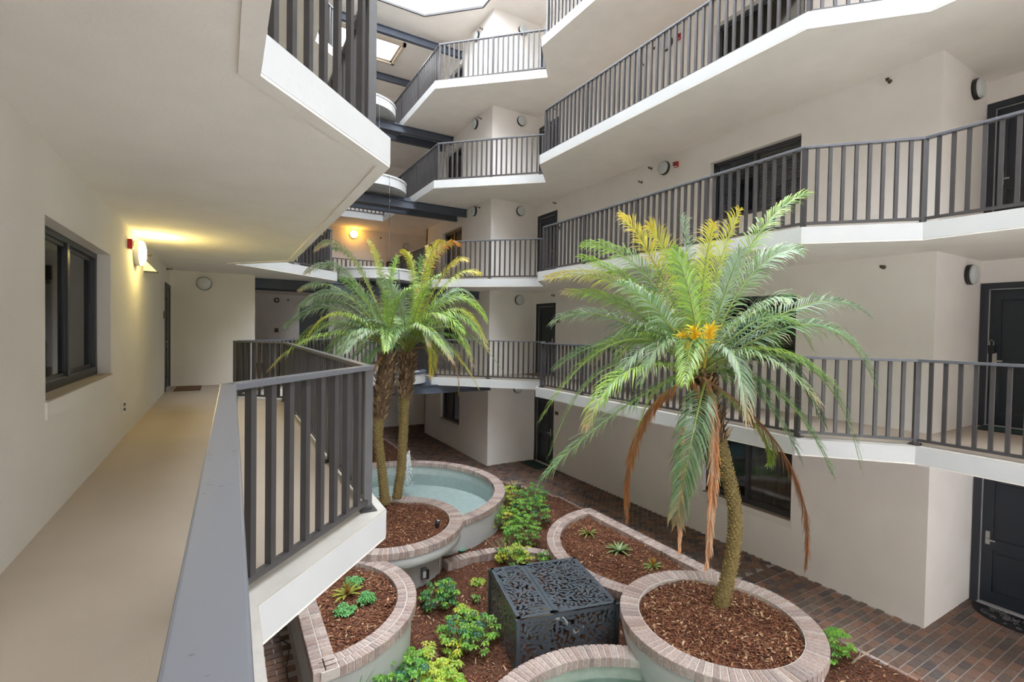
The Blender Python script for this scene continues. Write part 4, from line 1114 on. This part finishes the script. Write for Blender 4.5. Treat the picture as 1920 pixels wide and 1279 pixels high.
# two slimmer palms sharing the pedestal planter
DL = 9.12
pa = thing('date_palm', (2.64, 8.97, -2.0), 'left and nearer of the two slim palms in the pedestal planter', 'palm tree')
trunk(pa, [at(722, 946, DL-.1), at(716, 880, DL-.1), at(709, 820, DL-.1), at(712, 770, DL-.1), at(722, 715, DL-.1), at(729, 660, DL-.1)], [.088, .078, .080, .098, .165, .13], 0, .55, 66, 12)
pb = thing('date_palm', (2.9, 9.0, -2.0), 'right and straighter of the two slim palms in the pedestal planter', 'palm tree')
trunk(pb, [at(744, 934, DL), at(752, 880, DL), at(756, 820, DL), at(758, 760, DL), at(761, 710, DL), at(766, 662, DL)], [.082, .076, .076, .085, .125, .12], 0, .66, 74, 12)
FA = [
    (612, 628, -1.0, 506, 692, -2.2, (YG, G2), TN, .30, 20), (630, 578, -.1, 535, 612, -.3, (G1, SIL), None, .32, 25), (620, 604, .2, 540, 672, .3, (G1, LIME), TN, .28, 15),
    (650, 515, .1, 572, 512, .1, (SIL, G3), TN, .26, 25), (655, 478, -.1, 590, 470, -.1, (G3, TN), TN, .24, 30), (680, 510, .2, 625, 466, .3, (G1, G3), None, .24, 20),
    (716, 525, .0, 690, 450, .0, (G2, YG), YE, .18, 30), (728, 560, -.2, 745, 480, -.3, (LIME, G2), None, .24, 20), (652, 640, -.5, 600, 752, -.6, (G2, LIME), TN, .28, 5),
    (695, 665, -.45, 680, 748, -.5, (G3, G2), None, .28, 0), (640, 605, -.6, 560, 662, -.8, (SIL, G2), None, .28, 20), (660, 575, .4, 590, 570, .7, (DG, G1), None, .26, 15),
    (648, 555, -.3, 560, 578, -.4, (G1, SIL), None, .30, 25), (690, 570, -.4, 640, 520, -.6, (G3, G2), None, .26, 30), (745, 570, -.4, 785, 535, -.6, (G2, YG), None, .24, 20),
    (650, 628, .3, 582, 712, .5, (DG, YG), TN, .26, 5), (672, 535, .1, 615, 490, .1, (G3, SIL), None, .26, 30), (640, 590, -.8, 575, 640, -1.2, (G2, YG), YE, .26, 15),
    (668, 620, -.7, 625, 700, -1.0, (SIL, G2), TN, .28, 5), (640, 545, .3, 560, 545, .5, (G2, SIL), TN, .26, 25),
]
FB = [
    (798, 505, .0, 830, 452, .0, (YG, YE), YE, .20, 30), (800, 530, .2, 800, 462, .3, (G2, LIME), YE, .20, 30), (828, 520, -.1, 876, 488, -.2, (YG, YE), YE, .26, 30),
    (835, 535, -.2, 898, 512, -.3, (LIME, YG), YE, .28, 25), (845, 560, .1, 912, 600, .1, (G2, LIME), YG, .30, 20), (845, 585, -.2, 915, 655, -.4, (G1, YG), TN, .28, 20),
    (850, 615, .2, 942, 695, .3, (G2, YG), TN, .22, 5), (825, 640, -.3, 898, 730, -.5, (YG, YE), TN, .20, 0), (800, 625, -.5, 810, 705, -.6, (G2, YG), YE, .28, 0),
    (815, 570, .5, 885, 562, .8, (DG, G2), None, .26, 20), (790, 560, -.5, 825, 515, -.8, (LIME, G2), None, .26, 25), (778, 545, .4, 790, 480, .6, (G1, G2), None, .22, 20),
    (810, 590, -.5, 870, 622, -.8, (LIME, G2), None, .28, 25), (850, 580, -.1, 908, 640, -.1, (G2, LIME), YE, .26, 20), (812, 490, .2, 862, 458, .2, (LIME, OR), OR, .22, 30),
    (750, 570, -.5, 712, 525, -.7, (SIL, G2), None, .26, 25), (775, 520, -.2, 752, 470, -.3, (LIME, YG), YE, .18, 20), (835, 605, -.6, 885, 685, -.9, (G2, YG), TN, .26, 5),
    (840, 550, .3, 900, 575, .5, (G2, SIL), TN, .26, 20), (790, 610, -.7, 850, 680, -1.0, (SIL, LIME), TN, .26, 5),
]
for lst, p_, (bx_, by_), dd in ((FA, pa, (727, 652), DL-.1), (FB, pb, (765, 655), DL)):
    for mx_, my_, dm, tx, ty, dt, cs, tc_, lm, tw in lst:
        frond(p_, at(bx_+rng.normal()*4, by_+rng.normal()*4, dd+dm*.1), at(mx_, my_, dd+dm), at(tx, ty, dd+dt), lm*(.82 if ty < 500 else 1.05), cs, tc_, tw+rng.normal()*8, n=56, width=.0085, droop=.75)
fillers(pa, at(726, 650, DL-.1), 12, 1.25, .24, 1.1); fillers(pb, at(766, 655, DL), 12, 1.25, .24, 2.3)
frond(pa, at(727, 655, DL-.15), at(702, 690, DL-.3), at(690, 735, DL-.35), .1, (TN, OR), None, 0, .5, 20, True)
frond(pb, at(765, 655, DL), at(840, 665, DL-.2), at(860, 740, DL-.3), .16, (TN, YE), None, 0, .5, 30, True)


def shrub(name, x, y, z, r, h, n, cols, label, cat='shrub', group=None, stems=True, leaf=.055, seed=0):
    g = np.random.default_rng(seed+int(x*100)); t = thing(name, (x, y, z), label, cat, group)
    st = MB(); fo = MB()
    for i in range(n):
        a = g.random()*6.28; rr = r*math.sqrt(g.random()); hh = h*(.35+.65*g.random())*(1-.35*(rr/r)**2)
        e = Vector((x+rr*math.cos(a), y+rr*math.sin(a), z+hh)); b0 = Vector((x+rr*.35*math.cos(a), y+rr*.35*math.sin(a), z))
        m_ = b0.lerp(e, .5)+Vector((g.normal()*.03, g.normal()*.03, .03))
        if i % 2 == 0 or n < 12: st.tube([b0, m_, e], [.007, .005, .003], 4, False, [(.36, .28, .19)]*2+[(.25, .32, .10)])
        c0 = lerp3(cols[0], cols[1], g.random()); 
        if len(cols) > 2 and g.random() < .22: c0 = cols[2]
        k = 7; tilt = g.random()*.5
        for q_ in range(k):
            an = q_*6.28/k+g.random()*.5; L = leaf*(.75+.5*g.random()); d = Vector((math.cos(an), math.sin(an), .25-.7*tilt*g.random())).normalized(); s_ = d.cross(_z).normalized()*L*.30
            p = e+d*.008; mdl = p+d*L*.5+_z*.006; tp = p+d*L-_z*L*.35; j = .75+.5*g.random(); cc = tuple(v*j for v in c0)
            fo.add([p, mdl-s_, mdl+s_, mdl-_z*.004, tp], [(0, 1, 3), (0, 3, 2), (1, 4, 3), (3, 4, 2)], cc)
    if stems: st.build('stem', M['petiole'], t, False, True)
    o = fo.build('foliage', M['leaf'], t, False, True); o['kind'] = 'stuff'
    return t


SG = (.10, .33, .04); SL = (.26, .52, .05); SY = (.62, .62, .06); SD = (.03, .15, .07)
grp = 'leafy umbrella shrubs in the mulch bed'
shrub('umbrella_shrub', 6.05, 9.35, GZ, .42, .62, 120, (SG, SD, SL), 'dense green shrub at the far end of the bed', seed=1)
shrub('umbrella_shrub', 5.70, 9.75, GZ, .30, .50, 60, (SL, SY), 'yellow green shrub beside the small garden light', seed=2)
shrub('umbrella_shrub', 5.55, 8.55, GZ, .42, .60, 110, (SG, SL, SD), 'bushy shrub in the middle of the shrub row', seed=3)
shrub('umbrella_shrub', 4.95, 8.70, GZ, .36, .55, 90, (SL, SG, SY), 'light green shrub against the large pool', seed=4)
shrub('umbrella_shrub', 4.85, 7.75, GZ, .36, .62, 100, (SG, SL), 'leggy shrub beside the curved brick curb', seed=5)
shrub('umbrella_shrub', 4.35, 7.20, GZ, .34, .42, 70, (SL, SY, SG), 'pale green shrub behind the steel box', seed=6)
shrub('umbrella_shrub', 4.95, 6.95, GZ, .22, .30, 30, (SL, SG), 'small shrub tucked against the half moon planter', seed=7)
shrub('umbrella_shrub', 3.78, 6.62, GZ, .18, .34, 26, (SG, SD), 'dark small shrub at the back corner of the steel box', seed=8)
shrub('umbrella_shrub', 2.78, 6.62, GZ, .30, .40, 80, (SD, SG, SL), 'round dark green shrub between planter and steel box', seed=9)
shrub('umbrella_shrub', 2.95, 6.20, GZ, .16, .20, 20, (SL, SY), 'sparse yellow green shrub left of the steel box', seed=10)
shrub('umbrella_shrub', 2.72, 5.62, GZ, .40, .40, 95, (SL, SG, SD), 'spreading shrub at the near left corner of the steel box', seed=11)
shrub('umbrella_shrub', 2.35, 5.50, GZ, .30, .26, 36, (SL, SY), 'thin yellow green shrub below the spreading one', seed=12)
shrub('umbrella_shrub', 1.95, 5.55, GZ, .22, .25, 30, (SL, SG), 'low shrub at the foot of the near half moon planter', seed=13)
shrub('umbrella_shrub', 1.62, 5.02, GZ, .42, .45, 110, (SG, SL, SD), 'large glossy shrub at the bottom edge of the view', seed=14)
shrub('umbrella_shrub', 2.08, 5.02, GZ, .30, .34, 70, (SY, SL), 'yellow leaved shrub at the bottom edge of the view', seed=15)
shrub('umbrella_shrub', 6.62, 3.18, GZ, .26, .42, 55, (SG, SL), 'bright green shrub beside the paved walk', seed=16)
shrub('seedling', 3.52, 6.92, GZ, .12, .12, 12, (SL, SY), 'tiny lime seedling in open mulch', 'plant', leaf=.05, seed=17)
shrub('seedling', 3.25, 6.45, GZ, .09, .14, 6, (SL, SD), 'thin seedling left of the steel box top', 'plant', leaf=.045, seed=18)
t = bpy.data.objects.get('umbrella_shrub.015') or pr
# bare forked stick beside the bright shrub
o = MB().tube([(6.72, 2.98, GZ+.02), (6.78, 2.92, GZ+.14), (6.80, 2.9, GZ+.26)], [.012, .01, .006], 6).tube([(6.76, 2.94, GZ+.10), (6.98, 2.84, GZ+.22)], [.01, .006], 6).build('bare_branch', mat('bare_wood', (.42, .33, .24), .9)); tag(o, 'pale bare forked branch beside the bright green shrub', 'branch')
mbs = MB()
for i in range(26):
    a = rng.normal()*.5; p = Vector((4.30+rng.normal()*.05, 7.32+rng.normal()*.05, GZ)); e = p+Vector((-.16+rng.normal()*.09, .06+rng.normal()*.06, .38+.12*rng.random()))
    mbs.tube([p, p.lerp(e, .5)+Vector((0, 0, .03)), e], [.007, .006, .004], 4)
tag(mbs.build('bare_stems', bpy.data.materials['bare_wood']), 'tangle of pale bare stems behind the steel box', 'branch', None, 'stuff')


def strap_mesh(L, W, bend, cols):
    mb = MB(); n = 6
    for i in range(n+1):
        s_ = i/n; x = L*s_*(1-.12*bend*s_); z = L*(.75*s_-bend*s_*s_)*.7; w = W*math.sin(math.pi*min(1, .25+.75*s_))**.7*(1 if s_ < .98 else .1)
        c = lerp3(cols[0], cols[1], s_)
        mb.v += [(x, -w, z+.25*w), (x, 0, z), (x, w, z+.25*w)]; mb.c += [c, lerp3(c, cols[2], .6) if len(cols) > 2 else c, c]
    for i in range(n):
        a = i*3; mb.f += [(a, a+1, a+4, a+3), (a+1, a+2, a+5, a+4)]; mb.mi += [0, 0]
    return mb.mesh('leaf', M['leaf'], True, True)


def rosette(name, x, y, z, L, n, cols, label, inner=None, W=.014, cat='bromeliad'):
    t = thing(name, (x, y, z), label, cat)
    ms = [strap_mesh(L*q_, W, b, cols) for q_, b in ((1, .75), (.9, .55), (.75, .35))]
    for i in range(n): inst('leaf', ms[i % 3], t, (x, y, z+.01), (0, -R(8*(i % 3)), i*2.39996+rng.random()*.3))
    if inner:
        mi = strap_mesh(L*.6, W*.8, .12, inner)
        for i in range(9): inst('leaf', mi, t, (x, y, z+.03), (0, -R(35+10*(i % 3)), i*.7))
    return t


b1, b2, b3 = gp(1103, 1003, -2.37), gp(1160, 1036, -2.37), gp(1224, 1066, -2.37)
rosette('bromeliad', b1.x, b1.y, -2.37, .24, 18, ((.10, .26, .09), (.28, .42, .14), SY), 'bromeliad with upright pink red centre leaves', ((.55, .16, .12), (.75, .30, .24)), .016)
rosette('bromeliad', b2.x, b2.y, -2.37, .30, 24, ((.07, .22, .07), (.16, .34, .10), (.62, .60, .28)), 'largest striped bromeliad in the long half moon planter', None, .020)
rosette('bromeliad', b3.x, b3.y, -2.37, .22, 14, ((.09, .28, .12), (.20, .42, .16), SY), 'bromeliad with one orange leaf near the round planter', ((.50, .20, .03), (.70, .32, .05)), .018)
rosette('bromeliad', 1.38, 6.42, -2.12, .27, 14, ((.20, .40, .06), (.50, .60, .08), (.5, .2, .08)), 'yellow green bromeliad with red heart below our walkway', ((.45, .08, .05), (.30, .35, .08)), .024)
rosette('bromeliad', 6.50, 10.80, GZ+.03, .32, 18, ((.25, .20, .10), (.50, .42, .26), (.3, .3, .12)), 'brownish bromeliad at the far tip of the bed', None, .020)
for i, (x, y, lb) in enumerate(((1.50, 6.66, 'small fleshy plant behind the yellow green bromeliad'), (1.56, 6.18, 'small fleshy plant right of the yellow green bromeliad'), (1.27, 6.05, 'small fleshy plant in front of the yellow green bromeliad'))):
    shrub('kalanchoe', x, y, -2.12, .11, .10, 34, ((.10, .36, .10), (.20, .50, .16)), lb, 'plant', leaf=.045, seed=30+i)
t = thing('grass_clump', (1.12, 5.1, GZ), 'tall grassy clump in front of the near half moon planter', 'plant')
gm = strap_mesh(.62, .008, .18, ((.08, .24, .08), (.20, .42, .16)))
for i in range(34): inst('blade', gm, t, (1.08+rng.normal()*.12, 5.0+rng.normal()*.06, GZ), (0, -R(30+28*rng.random()), rng.random()*6.28))


# garden lights, pipe, dish, sockets, cable
def spot(x, y, z, label, h=.16):
    t = thing('garden_light', (x, y, z), label, 'garden light')
    MB().lathe((x, y, z), [(.008, 0), (.008, h*.5)], 8).build('stake', M['black'], t); 
    MB().lathe((x, y, z+h*.4), [(0, 0), (.035, 0), (.04, h*.6), (.032, h*.6), (.03, h*.5), (0, h*.5)], 14, (.25, -.1, 1)).build('housing', M['black'], t, True)
    MB().lathe((x, y, z+h*.4), [(0, h*.55), (.031, h*.55)], 14, (.25, -.1, 1)).build('lens', M['lampoff'], t)


spot(6.22, 10.18, GZ+.02, 'black garden light beside the far shrubs', .3); spot(3.08, 7.62, -2.02, 'black garden light on the pedestal planter mulch', .17)
t = thing('drain_spout', (3.72, 8.05, -2.5), 'white curved drain spout on the pool wall', 'pipe')
MB().tube([gp(858, 990, -2.40)+Vector((-.05, .08, 0)), gp(861, 992, -2.42), gp(868, 1005, -2.5), gp(870, 1018, -2.62)], .018, 8).build('pipe', M['white'], t, True)
t = thing('splash_dish', (3.85, 8.1, GZ), 'small green round splash dish under the spout', 'dish')
p = gp(866, 1032, GZ+.05); MB().lathe(p, [(0, 0), (.07, .0), (.085, .02), (.075, .02), (.065, .008), (0, .008)], 20).build('dish', mat('green_plastic', (.16, .38, .28), .5), t, True)
t = thing('outdoor_outlet', (2.70, 7.35, -2.6), 'grey outdoor outlet box with open cover on the planter pedestal', 'outlet')
q0 = Vector((SMALL[0]+.93*math.cos(R(-71)), SMALL[1]+.93*math.sin(R(-71)), 0))
MB().box(q0.x-.045, q0.x+.045, q0.y-.07, q0.y+.0, -2.62, -2.44).build('box', M['motor'], t, bevel=.008); MB().box(q0.x+.02, q0.x+.06, q0.y-.10, q0.y-.06, -2.60, -2.46).build('cover', M['black'], t)
MB().box(q0.x-.03, q0.x+.02, q0.y-.078, q0.y-.07, -2.58, -2.48).build('socket', M['white'], t)
t = thing('conduit', (3.1, 7.5, GZ), 'thin cream conduit on the planter pedestal', 'pipe')
q1 = Vector((SMALL[0]+.935*math.cos(R(-44)), SMALL[1]+.935*math.sin(R(-44)), 0)); MB().tube([(q1.x, q1.y, GZ), (q1.x, q1.y, -2.3)], .016, 8).build('pipe', M['wallwarm'], t, True)
cb = [gp(515, 1206, GZ+.01), gp(530, 1201, GZ+.01), gp(543, 1209, GZ+.01), gp(541, 1230, GZ+.01), gp(536, 1250, GZ+.01), gp(541, 1279, GZ+.01), gp(545, 1330, GZ+.01)]
o = MB().tube(cb, .007, 6).build('power_cable', M['black'], None, True); tag(o, 'black cable lying on the bricks beneath our walkway', 'cable')
print('objects', len(bpy.data.objects), 'cells', len(cells))
